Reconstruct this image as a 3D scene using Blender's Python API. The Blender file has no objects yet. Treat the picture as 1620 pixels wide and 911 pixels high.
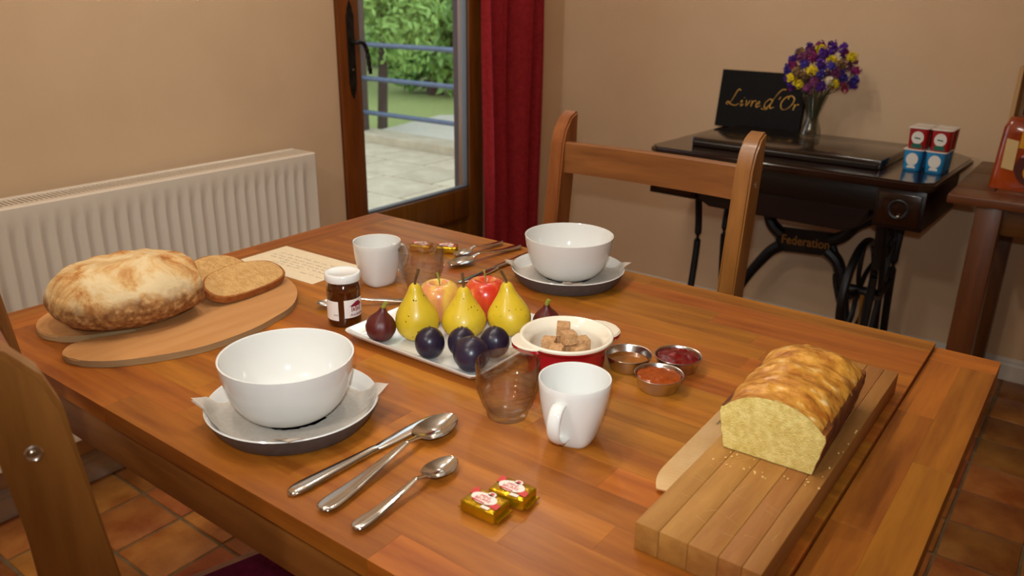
import bpy, bmesh, math, random
from mathutils import Vector, Matrix, noise, Euler

# ------------------------------------------------------------------ camera, world, lights, exposure
SC = bpy.context.scene
COL = SC.collection
SC.view_settings.view_transform = 'Standard'
SC.view_settings.look = 'None'
SC.view_settings.gamma = 1.0
SC.view_settings.use_curve_mapping = False
SC.view_settings.exposure = 0.0
random.seed(7)

TZ = 0.76                                   # table top height
cam_d = bpy.data.cameras.new('camera')
cam = bpy.data.objects.new('camera', cam_d)
COL.objects.link(cam)
_p, _r, _y = 0.352498, 0.0129661, 0.637467
fw = Vector((-math.sin(_y) * math.cos(_p), math.cos(_y) * math.cos(_p), -math.sin(_p)))
rt0 = Vector((math.cos(_y), math.sin(_y), 0))
up0 = rt0.cross(fw)
rt = math.cos(_r) * rt0 + math.sin(_r) * up0
up = -math.sin(_r) * rt0 + math.cos(_r) * up0
cam.matrix_world = Matrix(((rt.x, up.x, -fw.x, 0), (rt.y, up.y, -fw.y, 0), (rt.z, up.z, -fw.z, 1.24), (0, 0, 0, 1)))
cam_d.sensor_width = 36
cam_d.lens = 1274.57 / 1620 * 36
cam_d.clip_start = 0.02
cam_d.dof.use_dof = True
cam_d.dof.focus_distance = 1.12
cam_d.dof.aperture_fstop = 6.5
SC.camera = cam

wd = bpy.data.worlds.new('world'); SC.world = wd; wd.use_nodes = True
bg = wd.node_tree.nodes['Background']
bg.inputs['Color'].default_value = (0.80, 0.90, 1.0, 1)
bg.inputs['Strength'].default_value = 2.3

def light(name, kind, loc, power, color, target=None, size=None, cone=None, blend=1.0):
    d = bpy.data.lights.new(name, kind)
    d.energy = power; d.color = color
    if kind == 'AREA':
        d.shape = 'DISK'; d.size = size
    else:
        d.shadow_soft_size = size
    if kind == 'SPOT':
        d.spot_size = math.radians(cone); d.spot_blend = blend
    o = bpy.data.objects.new(name, d); COL.objects.link(o); o.location = loc
    if target is not None:
        o.rotation_euler = (Vector(target) - Vector(loc)).to_track_quat('-Z', 'Y').to_euler()
    return o
WARM = (1.0, 0.95, 0.86)
LAMP_W = 8.4
# camera's own pop-up flash, just above the lens
light('camera_flash', 'SPOT', (0.0, -0.02, 1.33), 38, (0.86, 0.96, 1.0), target=(-1.55, 2.1, 1.00), size=0.012, cone=92, blend=0.9)
# unseen fill lamp added behind the photographer to brighten facing sides
light('front_fill_light', 'POINT', (-0.60, -0.95, 2.36), 31, WARM, size=0.07)
light('back_fill_light', 'POINT', (-1.60, 2.28, 2.36), 7.5, WARM, size=0.07)  # unseen fill lamp added to lift the left part of the back wall

# ------------------------------------------------------------------ node helpers
def _m(name):
    m = bpy.data.materials.new(name); m.use_nodes = True
    nt = m.node_tree; return m, nt, nt.nodes['Principled BSDF']
def rgb(c): return (c[0], c[1], c[2], 1)
def hx(s):
    s = s.lstrip('#'); v = [int(s[i:i + 2], 16) / 255 for i in (0, 2, 4)]
    return tuple(x / 12.92 if x <= .04045 else ((x + .055) / 1.055) ** 2.4 for x in v)

def mk(name, c1, c2=None, c3=None, rough=.5, metal=0, spec=.5, coat=0, trans=0, ior=1.45, sss=0, ns=8, st=(1, 1, 1),
       detail=4, lo=.35, hi=.65, bump=0, bs=None, bst=None, rand=0, hrand=0, emit=0, coords='Object', offs=True, coatrough=.1, rv=0):
    """procedural principled material: noise-blended colours, noise bump, per-object variation"""
    m, nt, b = _m(name); N = nt.nodes; Lk = nt.links
    b.inputs['Roughness'].default_value = rough; b.inputs['Metallic'].default_value = metal
    b.inputs['Specular IOR Level'].default_value = spec; b.inputs['Coat Weight'].default_value = coat
    b.inputs['Coat Roughness'].default_value = coatrough
    b.inputs['Transmission Weight'].default_value = trans; b.inputs['IOR'].default_value = ior
    if sss:
        b.inputs['Subsurface Weight'].default_value = sss; b.inputs['Subsurface Radius'].default_value = (.01, .005, .002)
        b.inputs['Subsurface Scale'].default_value = .6
    b.inputs['Base Color'].default_value = rgb(c1)
    if emit:
        b.inputs['Emission Color'].default_value = rgb(c1); b.inputs['Emission Strength'].default_value = emit
    if c2 is None and not bump and not rand: return m
    tc = N.new('ShaderNodeTexCoord'); mp = N.new('ShaderNodeMapping'); Lk.new(tc.outputs[coords], mp.inputs['Vector'])
    mp.inputs['Scale'].default_value = st
    oi = N.new('ShaderNodeObjectInfo')
    if offs:
        ma = N.new('ShaderNodeMath'); ma.operation = 'MULTIPLY'; ma.inputs[1].default_value = 37.0
        Lk.new(oi.outputs['Random'], ma.inputs[0]); Lk.new(ma.outputs[0], mp.inputs['Location'])
    out = None
    if c2 is not None:
        nz = N.new('ShaderNodeTexNoise'); nz.inputs['Scale'].default_value = ns; nz.inputs['Detail'].default_value = detail
        nz.inputs['Roughness'].default_value = .6
        Lk.new(mp.outputs[0], nz.inputs['Vector'])
        rp = N.new('ShaderNodeValToRGB'); e = rp.color_ramp.elements
        e[0].position = lo; e[0].color = rgb(c1); e[1].position = hi; e[1].color = rgb(c2)
        if c3 is not None:
            x = e.new(min(.99, hi + (hi - lo) * .7)); x.color = rgb(c3)
        Lk.new(nz.outputs['Fac'], rp.inputs['Fac']); out = rp.outputs[0]
        if rv:
            mr = N.new('ShaderNodeMapRange'); mr.inputs[1].default_value = lo; mr.inputs[2].default_value = hi
            mr.inputs[3].default_value = rough - rv; mr.inputs[4].default_value = rough + rv
            Lk.new(nz.outputs['Fac'], mr.inputs[0]); Lk.new(mr.outputs[0], b.inputs['Roughness'])
    if rand or hrand:
        hs = N.new('ShaderNodeHueSaturation')
        if out: Lk.new(out, hs.inputs['Color'])
        else: hs.inputs['Color'].default_value = rgb(c1)
        mr = N.new('ShaderNodeMapRange'); mr.inputs[3].default_value = 1 - rand; mr.inputs[4].default_value = 1 + rand
        Lk.new(oi.outputs['Random'], mr.inputs[0]); Lk.new(mr.outputs[0], hs.inputs['Value'])
        if hrand:
            f2 = N.new('ShaderNodeMath'); f2.operation = 'MULTIPLY'; f2.inputs[1].default_value = 13.7
            fr = N.new('ShaderNodeMath'); fr.operation = 'FRACT'
            Lk.new(oi.outputs['Random'], f2.inputs[0]); Lk.new(f2.outputs[0], fr.inputs[0])
            m2 = N.new('ShaderNodeMapRange'); m2.inputs[3].default_value = .5 - hrand; m2.inputs[4].default_value = .5 + hrand
            Lk.new(fr.outputs[0], m2.inputs[0]); Lk.new(m2.outputs[0], hs.inputs['Hue'])
        out = hs.outputs[0]
    if out: Lk.new(out, b.inputs['Base Color'])
    if bump:
        n2 = N.new('ShaderNodeTexNoise'); n2.inputs['Scale'].default_value = bs or ns; n2.inputs['Detail'].default_value = 5
        if bst:
            mp2 = N.new('ShaderNodeMapping'); mp2.inputs['Scale'].default_value = bst
            Lk.new(tc.outputs[coords], mp2.inputs['Vector']); Lk.new(mp2.outputs[0], n2.inputs['Vector'])
        else: Lk.new(mp.outputs[0], n2.inputs['Vector'])
        bp = N.new('ShaderNodeBump'); bp.inputs['Strength'].default_value = bump; bp.inputs['Distance'].default_value = .01
        Lk.new(n2.outputs['Fac'], bp.inputs['Height']); Lk.new(bp.outputs[0], b.inputs['Normal'])
    return m

def wood(name, c1, c2, c3=None, axis=0, rough=.4, coat=0, rand=.2, hrand=.012, ns=3.0, spec=.5, bump=.05):
    st = [14, 14, 14]; st[axis] = 1.3
    return mk(name, c1, c2, c3, rough=rough, coat=coat, ns=ns, st=tuple(st), detail=7, lo=.34, hi=.66, rand=rand, hrand=hrand,
              bump=bump, bs=6, spec=spec, coatrough=.2)

# ------------------------------------------------------------------ geometry helpers
def link(o, parent=None):
    COL.objects.link(o)
    if parent is not None: o.parent = parent
    return o
def tag(o, label=None, cat=None, group=None, kind=None):
    if label: o['label'] = label
    if cat: o['category'] = cat
    if group: o['group'] = group
    if kind: o['kind'] = kind
    return o
def thing(name, label, cat, loc=(0, 0, 0), rz=0, group=None, rot=None):
    o = bpy.data.objects.new(name, None); o.empty_display_size = .05; COL.objects.link(o)
    o.location = loc; o.rotation_euler = rot if rot else (0, 0, rz)
    return tag(o, label, cat, group)
def obj(name, bm, m, parent=None, loc=(0, 0, 0), rot=(0, 0, 0), smooth=35):
    me = bpy.data.meshes.new(name)
    bmesh.ops.recalc_face_normals(bm, faces=bm.faces[:])
    bm.to_mesh(me); bm.free()
    for x in (m if isinstance(m, (list, tuple)) else [m]): me.materials.append(x)
    if smooth:
        for p in me.polygons: p.use_smooth = True
        me.set_sharp_from_angle(angle=math.radians(smooth))
    o = bpy.data.objects.new(name, me); o.location = loc; o.rotation_euler = rot
    return link(o, parent)
def inst(src, parent=None, loc=None, rot=None, scale=None):
    o = src.copy(); COL.objects.link(o); o.parent = parent
    if loc is not None: o.location = loc
    if rot is not None: o.rotation_euler = rot
    if scale is not None: o.scale = scale
    return o
def dup(root, loc, rz=None, label=None, group=None):
    r = inst(root, None, loc)
    if rz is not None: r.rotation_euler = (0, 0, rz)
    if label: r['label'] = label
    if group: r['group'] = group
    for ch in list(root.children):
        c = inst(ch, r)
        for g in list(ch.children): inst(g, c)
    return r
def NB(): return bmesh.new()
def box(bm, x0, x1, y0, y1, z0, z1, bev=0, seg=1, mi=0, M=None):
    r = bmesh.ops.create_cube(bm, size=1.0)
    vs = r['verts']
    for v in vs:
        v.co = Vector((x0 + (v.co.x + .5) * (x1 - x0), y0 + (v.co.y + .5) * (y1 - y0), z0 + (v.co.z + .5) * (z1 - z0)))
        if M is not None: v.co = M @ v.co
    fs = set(f for v in vs for f in v.link_faces)
    for f in fs: f.material_index = mi
    if bev:
        es = set(e for v in vs for e in v.link_edges)
        r2 = bmesh.ops.bevel(bm, geom=list(es), offset=bev, segments=seg, affect='EDGES', profile=.5)
        for f in r2['faces']: f.material_index = mi
    return bm
def bx(*a, **k): return box(NB(), *a, **k)
def lathe(bm, prof, seg=48, cx=0, cy=0, z=0, mi=0, fn=None, close=True):
    """prof: list of (r,z); r==0 ends make poles"""
    rings = []
    for r, h in prof:
        if r < 1e-6: rings.append([bm.verts.new((cx, cy, z + h))])
        else:
            ring = []
            for k in range(seg):
                a = 2 * math.pi * k / seg
                p = Vector((r * math.cos(a), r * math.sin(a), h))
                if fn: p = fn(p, a)
                ring.append(bm.verts.new((cx + p.x, cy + p.y, z + p.z)))
            rings.append(ring)
    for A, B in zip(rings, rings[1:]):
        n = max(len(A), len(B))
        for k in range(n):
            k2 = (k + 1) % n
            vs = [A[k % len(A)], A[k2 % len(A)], B[k2 % len(B)], B[k % len(B)]]
            u = []
            for v in vs:
                if v not in u: u.append(v)
            if len(u) >= 3:
                try: bm.faces.new(u).material_index = mi
                except ValueError: pass
    return bm
def loft(bm, secs, mi=0, cap=True, closed=True):
    R = [[bm.verts.new(p) for p in s] for s in secs]
    n = len(R[0])
    for A, B in zip(R, R[1:]):
        for k in range(n if closed else n - 1):
            k2 = (k + 1) % n
            bm.faces.new((A[k], A[k2], B[k2], B[k])).material_index = mi
    if cap and closed:
        bm.faces.new(R[0][::-1]).material_index = mi; bm.faces.new(R[-1]).material_index = mi
    return R
def prism(bm, pts, h0, h1, axis='z', bev=0, mi=0, seg=2):
    """extrude a 2D polygon; axis is the extrusion axis"""
    def P(a, b, h): return {'z': (a, b, h), 'x': (h, a, b), 'y': (a, h, b)}[axis]
    A = [bm.verts.new(P(a, b, h0)) for a, b in pts]; B = [bm.verts.new(P(a, b, h1)) for a, b in pts]
    n = len(pts); fs = [bm.faces.new(A[::-1]), bm.faces.new(B)]
    es = set(fs[0].edges) | set(fs[1].edges)
    for k in range(n): fs.append(bm.faces.new((A[k], A[(k + 1) % n], B[(k + 1) % n], B[k])))
    for f in fs: f.material_index = mi
    if bev: bmesh.ops.bevel(bm, geom=list(es), offset=bev, segments=seg, affect='EDGES')
    return bm
def crom(P, n=6, closed=False):
    P = [Vector(p) for p in P]; out = []; m = len(P)
    for i in range(m if closed else m - 1):
        if closed: a, b, c, d = P[i - 1], P[i], P[(i + 1) % m], P[(i + 2) % m]
        else: a, b, c, d = P[max(i - 1, 0)], P[i], P[i + 1], P[min(i + 2, m - 1)]
        for k in range(n):
            t = k / n
            out.append(.5 * ((2 * b) + (c - a) * t + (2 * a - 5 * b + 4 * c - d) * t * t + (3 * b - a - 3 * c + d) * t ** 3))
    if not closed: out.append(P[-1])
    return out
def tube(bm, pts, r, seg=8, mi=0, closed=False, sc=(1, 1), upv=(0, 0, 1)):
    pts = [Vector(p) for p in pts]; n = len(pts); R = []; U0 = Vector(upv)
    for i, p in enumerate(pts):
        a = pts[i - 1] if (i > 0 or closed) else p; b = pts[(i + 1) % n] if (i < n - 1 or closed) else p
        t = (b - a).normalized()
        s = t.cross(U0)
        if s.length < 1e-4: s = t.cross(Vector((1, 0, 0)))
        s.normalize(); u = s.cross(t).normalized()
        rr = r(i / (n - 1)) if callable(r) else r
        R.append([bm.verts.new(p + s * math.cos(2 * math.pi * k / seg) * rr * sc[0] + u * math.sin(2 * math.pi * k / seg) * rr * sc[1]) for k in range(seg)])
    m = n if closed else n - 1
    for i in range(m):
        A, B = R[i], R[(i + 1) % n]
        for k in range(seg):
            bm.faces.new((A[k], A[(k + 1) % seg], B[(k + 1) % seg], B[k])).material_index = mi
    if not closed:
        bm.faces.new(R[0][::-1]).material_index = mi; bm.faces.new(R[-1]).material_index = mi
    return bm
def text_bm(s, size, shear=0, bold=0, M=None, ext=.0004, align='CENTER'):
    cu = bpy.data.curves.new('t', 'FONT'); cu.body = s; cu.size = size; cu.shear = shear; cu.offset = bold; cu.extrude = ext
    cu.align_x = align; cu.align_y = 'CENTER'; cu.resolution_u = 3
    o = bpy.data.objects.new('t', cu); COL.objects.link(o)
    dg = bpy.context.evaluated_depsgraph_get(); me = bpy.data.meshes.new_from_object(o.evaluated_get(dg))
    bm = NB(); bm.from_mesh(me)
    bpy.data.objects.remove(o); bpy.data.curves.remove(cu); bpy.data.meshes.remove(me)
    if M is not None: bmesh.ops.transform(bm, matrix=M, verts=bm.verts[:])
    return bm
def xf(bm, M): bmesh.ops.transform(bm, matrix=M, verts=bm.verts[:]); return bm
def T(x, y, z): return Matrix.Translation((x, y, z))
def RX(a): return Matrix.Rotation(a, 4, 'X')
def RY(a): return Matrix.Rotation(a, 4, 'Y')
def RZ(a): return Matrix.Rotation(a, 4, 'Z')
def sst(x, a, b):
    t = min(1, max(0, (x - a) / (b - a))); return t * t * (3 - 2 * t)
def interp(tab, x):
    if x <= tab[0][0]: return tab[0][1]
    for (a, u), (b, v) in zip(tab, tab[1:]):
        if x <= b: return u + (v - u) * sst(x, a, b) if False else u + (v - u) * (x - a) / (b - a)
    return tab[-1][1]

# ------------------------------------------------------------------ materials
M = {}
M['stave'] = wood('table_wood', hx('#8a4a12'), hx('#b06a1e'), hx('#7a3f10'), rough=.43, rand=.17, hrand=.008, coat=.08, spec=.4)
M['table_frame'] = wood('table_frame_wood', hx('#77431a'), hx('#935827'), rough=.42, rand=.08)
M['chair'] = wood('chair_wood', hx('#7c451c'), hx('#96592a'), hx('#603212'), axis=2, rough=.38, coat=.2, rand=.1)
M['chair_x'] = wood('chair_rail_wood', hx('#703f1c'), hx('#8a5228'), hx('#553014'), axis=0, rough=.38, coat=.2, rand=.1)
M['wall'] = mk('wall_plaster', hx('#d3b390'), hx('#ccab88'), ns=2.0, rough=.85, bump=.06, bs=9, spec=.2, offs=False)
M['ceiling'] = mk('ceiling_paint', hx('#e4dccd'), rough=.9, bump=.03, bs=10, spec=.2)
M['skirt'] = mk('skirting_paint', hx('#cdc4b8'), hx('#c4bbae'), ns=5, rough=.45, bump=.05, bs=12)
M['tile'] = mk('terracotta_tile', hx('#8a4820'), hx('#b07038'), hx('#6b3517'), ns=9, detail=6, rough=.42, rand=.28, hrand=.015, bump=.2, bs=20)
M['grout'] = mk('grout', hx('#806848'), hx('#6c563a'), ns=30, rough=.9, bump=.3, bs=60)
M['rad'] = mk('radiator_enamel', hx('#dfd0bd'), rough=.3, spec=.5, bump=.01, bs=3)
M['radgap'] = mk('radiator_gap', hx('#4a4038'), rough=.7)
M['door'] = wood('door_wood', hx('#5e3208'), hx('#784612'), hx('#4e2806'), axis=2, rough=.35, coat=.3, rand=.05)
M['iron'] = mk('wrought_iron', (.012, .010, .009), (.03, .026, .022), ns=40, rough=.45, metal=.6, bump=.3, bs=60)
M['curtain'] = mk('curtain_cloth', hx('#c03234'), hx('#ac282a'), ns=60, rough=.75, bump=.15, bs=240, spec=.2, offs=False)
M['rail_blue'] = mk('railing_paint', hx('#4a5468'), hx('#566074'), ns=14, rough=.4)
M['post_out'] = wood('porch_wood', hx('#3e2a20'), hx('#4c3428'), axis=2, rough=.6, rand=.1)
M['slab'] = mk('terrace_stone', hx('#b7a88c'), hx('#a5967c'), hx('#c4b79d'), ns=7, detail=6, rough=.8, rand=.1, bump=.2, bs=24)
M['gravel'] = mk('pale_gravel', hx('#c9c0ae'), hx('#b5ab98'), ns=60, rough=.9, bump=.4, bs=120)
M['grass'] = mk('grass', hx('#8a9450'), hx('#a0a864'), ns=30, rough=.9, bump=.5, bs=90)
M['bark'] = mk('bark', hx('#3e3024'), hx('#55443a'), ns=12, st=(1, 1, .2), rough=.9, bump=.5, bs=30)
M['white'] = mk('white_porcelain', hx('#dfdcd6'), rough=.08, spec=.55, coat=.3, coatrough=.03)
M['plategrey'] = mk('grey_stoneware', hx('#57504e'), hx('#4c4644'), ns=120, rough=.45)
M['napkin'] = mk('paper_napkin', hx('#f2e9de'), hx('#eadfd2'), ns=200, rough=.9, spec=.1)
M['steel'] = mk('polished_steel', (.62, .57, .52), rough=.13, metal=1, bump=.01, bs=30)
M['steelb'] = mk('brushed_steel', (.60, .55, .50), rough=.24, metal=1, bump=.03, bs=90, bst=(1, 1, 9))
M['blade'] = mk('blade_reflection_tint', (.92, .72, .42), (.82, .60, .30), ns=18, rough=.40, metal=1, bump=.01, bs=60)  # steel tinted gold: the warm reflection is painted into its colour
M['cream'] = mk('cream_enamel', hx('#eee2cc'), rough=.12, coat=.3)
M['redenamel'] = mk('red_enamel', hx('#a80d1c'), hx('#9a0a18'), ns=4, rough=.12, coat=.4)
M['sugar'] = mk('brown_sugar', hx('#d6a878'), hx('#bf8c5a'), hx('#e6c297'), ns=160, rough=.85, bump=.5, bs=420, rand=.06, sss=.1)
M['honey'] = mk('honey', hx('#b8680c'), rough=.05, trans=.45, ior=1.49, coat=.3)
M['redjam'] = mk('red_jam', hx('#5c0508'), hx('#7a0a0c'), ns=120, rough=.12, coat=.15, trans=.1, bump=.25, bs=160, spec=.4)
M['orangejam'] = mk('orange_jam', hx('#a8480a'), hx('#8a3606'), ns=90, rough=.16, coat=.1, trans=.1, bump=.1, bs=120, spec=.3)
M['jarglass'] = mk('jar_of_amber_jelly', hx('#3a1602'), hx('#4c1f04'), ns=10, rough=.04, spec=.6, coat=.6, coatrough=.02)
M['lidwhite'] = mk('white_lid', hx('#e8e6e2'), rough=.25)
M['label'] = mk('paper_label', hx('#efe6de'), rough=.6)
M['maroon'] = mk('maroon_print', hx('#8a1534'), rough=.6)
M['ink'] = mk('pencil_ink', hx('#8a7a68'), rough=.9)
M['card'] = mk('card_paper', hx('#ead8b8'), hx('#e4d0ae'), ns=120, rough=.85)
M['breadboard'] = mk('bread_board_wood', hx('#c68f58'), hx('#b98049'), ns=3, st=(14, 1.4, 14), detail=6, rough=.55, bump=.04, bs=12)
M['breadedge'] = mk('bread_board_edge', hx('#a8865c'), hx('#967650'), ns=10, st=(1, 1, 6), rough=.7)
M['crumb'] = mk('bread_crumb', hx('#d6aa6c'), hx('#c49458'), hx('#e2bc88'), ns=70, detail=7, rough=.9, bump=.6, bs=150)
M['slicecrust'] = mk('slice_crust', hx('#8e4c18'), hx('#a86428'), ns=60, rough=.8, bump=.4, bs=160)
M['cakecrumb'] = mk('cake_crumb', hx('#f0da8a'), hx('#d8ba62'), hx('#c8a850'), ns=150, detail=8, rough=.9, bump=.45, bs=620, sss=.12)
M['pear'] = mk('pear_skin', hx('#d8b830'), hx('#caa820'), hx('#e2c850'), ns=18, rough=.38, sss=.15, bump=.03, bs=120, rand=.05, coat=.1)
M['speck'] = mk('pear_speck', hx('#4a3408'), rough=.8)
M['stem'] = mk('fruit_stem', hx('#4c3014'), hx('#6a4a20'), ns=60, rough=.8)
M['drystem'] = mk('dry_flower_stem', hx('#3c3c20'), hx('#4e4a2a'), ns=60, rough=.8)
M['greenstem'] = mk('green_stem', hx('#7c8a2c'), hx('#a09640'), ns=60, rough=.6)
M['plum'] = mk('plum_skin', hx('#1a1020'), hx('#352a3e'), hx('#4c4456'), ns=14, detail=6, lo=.4, hi=.72, rough=.32, rand=.1, bump=.02, bs=50)
M['fig'] = mk('fig_skin', hx('#4e1616'), hx('#66261c'), hx('#7a3826'), ns=5, st=(9, 9, 1.2), rough=.42, bump=.06, bs=14, rand=.1)
M['foil'] = mk('gold_foil', hx('#c89a10'), hx('#a67c08'), ns=30, rough=.22, metal=.75, bump=.3, bs=46)
M['foilred'] = mk('foil_red_print', hx('#c4281c'), rough=.35)
M['foilwhite'] = mk('foil_white_print', hx('#f0dccf'), rough=.4)
M['darkwood'] = wood('dark_polished_wood', hx('#160803'), hx('#241006'), hx('#0e0502'), rough=.14, coat=.6, rand=.08, ns=2.4)
M['darkwood2'] = wood('dark_matt_wood', hx('#0e0502'), hx('#180a04'), rough=.35, rand=.08)
M['castiron'] = mk('black_cast_iron', (.006, .005, .005), (.014, .012, .011), ns=20, rough=.4, metal=.3, bump=.1, bs=50)
M['dullgold'] = mk('dull_gold_lettering', hx('#9a6a30'), rough=.5, metal=.3)
M['gold'] = mk('gold_lettering', hx('#b98a3c'), rough=.35, metal=.6)
M['bookblack'] = mk('black_leatherette', (.004, .003, .003), (.007, .006, .005), ns=160, rough=.55, bump=.1, bs=300, spec=.15)
M['pages'] = mk('book_pages', hx('#d8cbb0'), hx('#c6b898'), ns=4, st=(1, 1, 60), rough=.85)
M['sidewood'] = wood('side_table_wood', hx('#4e2c10'), hx('#683e1a'), rough=.4, rand=.1, coat=.2)
M['sidewood_z'] = wood('side_table_leg_wood', hx('#4e2c10'), hx('#623816'), axis=2, rough=.4, rand=.1, coat=.2)
M['crate'] = wood('pale_crate_wood', hx('#a87c4c'), hx('#bd9462'), axis=2, rough=.6, rand=.08)
M['cushion'] = mk('burgundy_cushion', hx('#5c0f2a'), hx('#4c0a20'), ns=90, rough=.85, bump=.2, bs=260, spec=.1)
M['crumbs'] = mk('cake_crumbs', hx('#e0bc74'), rough=.9)
M['lampmetal'] = mk('lamp_brass', hx('#8a6a3a'), rough=.3, metal=1)
M['bulb'] = mk('lit_bulb', (1, .8, .55), emit=6)
M['rubber'] = mk('dark_gasket', hx('#5a5a5c'), rough=.5)

def glass_mat(name, tint=(1, 1, 1), ior=1.45, rough=0.0):
    m, nt, b = _m(name)
    b.inputs['Base Color'].default_value = rgb(tint); b.inputs['Transmission Weight'].default_value = 1
    b.inputs['Roughness'].default_value = rough; b.inputs['IOR'].default_value = ior
    return m
def thin_glass(name, tint, edge, ior=1.5):
    m, nt, b = _m(name); N = nt.nodes; Lk = nt.links
    lw = N.new('ShaderNodeLayerWeight'); lw.inputs[0].default_value = .35
    rp = N.new('ShaderNodeValToRGB'); e = rp.color_ramp.elements; e[0].position = .35; e[0].color = rgb(tint); e[1].position = 1; e[1].color = rgb(edge)
    Lk.new(lw.outputs['Facing'], rp.inputs[0])
    tr = N.new('ShaderNodeBsdfTransparent'); Lk.new(rp.outputs[0], tr.inputs[0])
    gl = N.new('ShaderNodeBsdfGlossy'); gl.inputs['Roughness'].default_value = .015
    pw = N.new('ShaderNodeMath'); pw.operation = 'POWER'; pw.inputs[1].default_value = 3.5; l2 = N.new('ShaderNodeLayerWeight'); l2.inputs[0].default_value = .5
    Lk.new(l2.outputs['Facing'], pw.inputs[0]); fr = N.new('ShaderNodeMath'); fr.operation = 'MULTIPLY_ADD'; fr.inputs[1].default_value = .80; fr.inputs[2].default_value = .07; Lk.new(pw.outputs[0], fr.inputs[0]); mx = N.new('ShaderNodeMixShader')
    Lk.new(fr.outputs[0], mx.inputs[0]); Lk.new(tr.outputs[0], mx.inputs[1]); Lk.new(gl.outputs[0], mx.inputs[2])
    rf = N.new('ShaderNodeBsdfGlass'); rf.inputs['IOR'].default_value = 1.45; rf.inputs['Color'].default_value = rgb(tint); m2 = N.new('ShaderNodeMixShader'); m2.inputs[0].default_value = .16
    Lk.new(mx.outputs[0], m2.inputs[1]); Lk.new(rf.outputs[0], m2.inputs[2]); Lk.new(m2.outputs[0], N['Material Output'].inputs[0]); return m
M['glass'] = thin_glass('clear_glass', (.975, .97, .96), (.55, .53, .50))
M['vaseglass'] = thin_glass('vase_glass', (.93, .95, .93), (.4, .42, .38))
def pane_mat():
    m, nt, b = _m('window_pane'); N = nt.nodes; Lk = nt.links
    tr = N.new('ShaderNodeBsdfTransparent'); tr.inputs[0].default_value = (.93, .95, .95, 1)
    gl = N.new('ShaderNodeBsdfGlossy'); gl.inputs['Roughness'].default_value = .02
    l2 = N.new('ShaderNodeLayerWeight'); l2.inputs[0].default_value = .5; pw = N.new('ShaderNodeMath'); pw.operation = 'POWER'; pw.inputs[1].default_value = 5
    Lk.new(l2.outputs['Facing'], pw.inputs[0]); fr = N.new('ShaderNodeMath'); fr.operation = 'MULTIPLY_ADD'; fr.inputs[1].default_value = .8; fr.inputs[2].default_value = .035; Lk.new(pw.outputs[0], fr.inputs[0]); mx = N.new('ShaderNodeMixShader')
    Lk.new(fr.outputs[0], mx.inputs[0]); Lk.new(tr.outputs[0], mx.inputs[1]); Lk.new(gl.outputs[0], mx.inputs[2])
    Lk.new(mx.outputs[0], N['Material Output'].inputs[0]); return m
M['pane'] = pane_mat()
# ------------------------------------------------------------------ the room
XW, YB, XR, YF, ZC = -2.0, 3.05, 2.3, -2.6, 2.5
def st(name, bm, m, parent=None, **k):
    o = obj(name, bm, m, parent, **k)
    if parent is None: o['kind'] = 'structure'
    return o
fl = st('floor', bx(XW - .14, XR, YF, YB, -.08, -.004), M['grout'])
tw = .17; tbm = NB(); box(tbm, -.0815, .0815, -.0805, .0805, -.012, 0, bev=.004, seg=2)
tile0 = None; R_ = random.Random(3)
for i in range(15):
    for j in range(20):
        loc = (-2.0 + tw * (i + .5), YB - .168 * (j + .5), R_.uniform(-.0012, .0012))
        rot = (R_.uniform(-.006, .006), R_.uniform(-.006, .006), R_.uniform(-.012, .012))
        if tile0 is None: tile0 = obj('tile', tbm, M['tile'], fl, loc, rot)
        else: inst(tile0, fl, loc, rot)
st('ceiling', bx(XW - .14, XR, YF, YB, ZC, ZC + .08), M['ceiling'])
st('wall_back', bx(XW - .14, XR + .1, YB, YB + .12, -.08, ZC), M['wall'])
st('wall_right', bx(XR, XR + .1, YF, YB, -.08, ZC), M['wall'])
st('wall_front', bx(XW - .14, XR + .1, YF - .1, YF, -.08, ZC), M['wall'])
DY0, DY1, DZ = 1.765, 2.487, 2.12
wb = NB()
box(wb, XW - .14, XW, YF, DY0, -.08, ZC); box(wb, XW - .14, XW, DY1, YB, -.08, ZC); box(wb, XW - .14, XW, DY0, DY1, DZ, ZC)
st('wall_left', wb, M['wall'])
def skirt_profile(): return [(0, 0), (.016, 0), (.016, .055), (.011, .062), (.011, .070), (.004, .078), (0, .078)]
sb = NB(); prism(sb, [(-a, b) for a, b in skirt_profile()], XW, XR, axis='x'); xf(sb, T(0, YB, 0))
st('baseboard_back', sb, M['skirt'])
sb = NB()
prism(sb, [(a, b) for a, b in skirt_profile()], YF, DY0 - .02, axis='y'); prism(sb, [(a, b) for a, b in skirt_profile()], DY1 + .02, YB, axis='y')
xf(sb, T(XW, 0, 0)); st('baseboard_left', sb, M['skirt'])

# ------------------------------------------------------------------ glazed door
dr = thing('door_1', 'brown wooden glazed door with iron lever handle in the wall beside the radiator', 'door', (XW, 0, 0)); dr['kind'] = 'structure'
def dpart(name, y0, y1, z0, z1, x0=-.045, x1=.012, bev=.004, m='door', parent=dr):
    return obj(name, bx(x0, x1, y0, y1, z0, z1, bev=bev, seg=2), M[m], parent)
sl_, sr_ = DY0 + .004, DY1 - .004
dpart('stile', sl_, sl_ + .085, .02, DZ - .01); dpart('stile', sr_ - .085, sr_, .02, DZ - .01)
dpart('rail', sl_ + .085, sr_ - .085, .40, .515); dpart('rail', sl_ + .085, sr_ - .085, .02, .14); dpart('rail', sl_ + .085, sr_ - .085, DZ - .12, DZ - .01)
pn = NB(); box(pn, -.03, -.008, sl_ + .08, sr_ - .08, .135, .405, bev=.001); box(pn, -.02, .004, sl_ + .12, sr_ - .12, .175, .365, bev=.012, seg=2)
obj('panel', pn, M['door'], dr)
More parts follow.
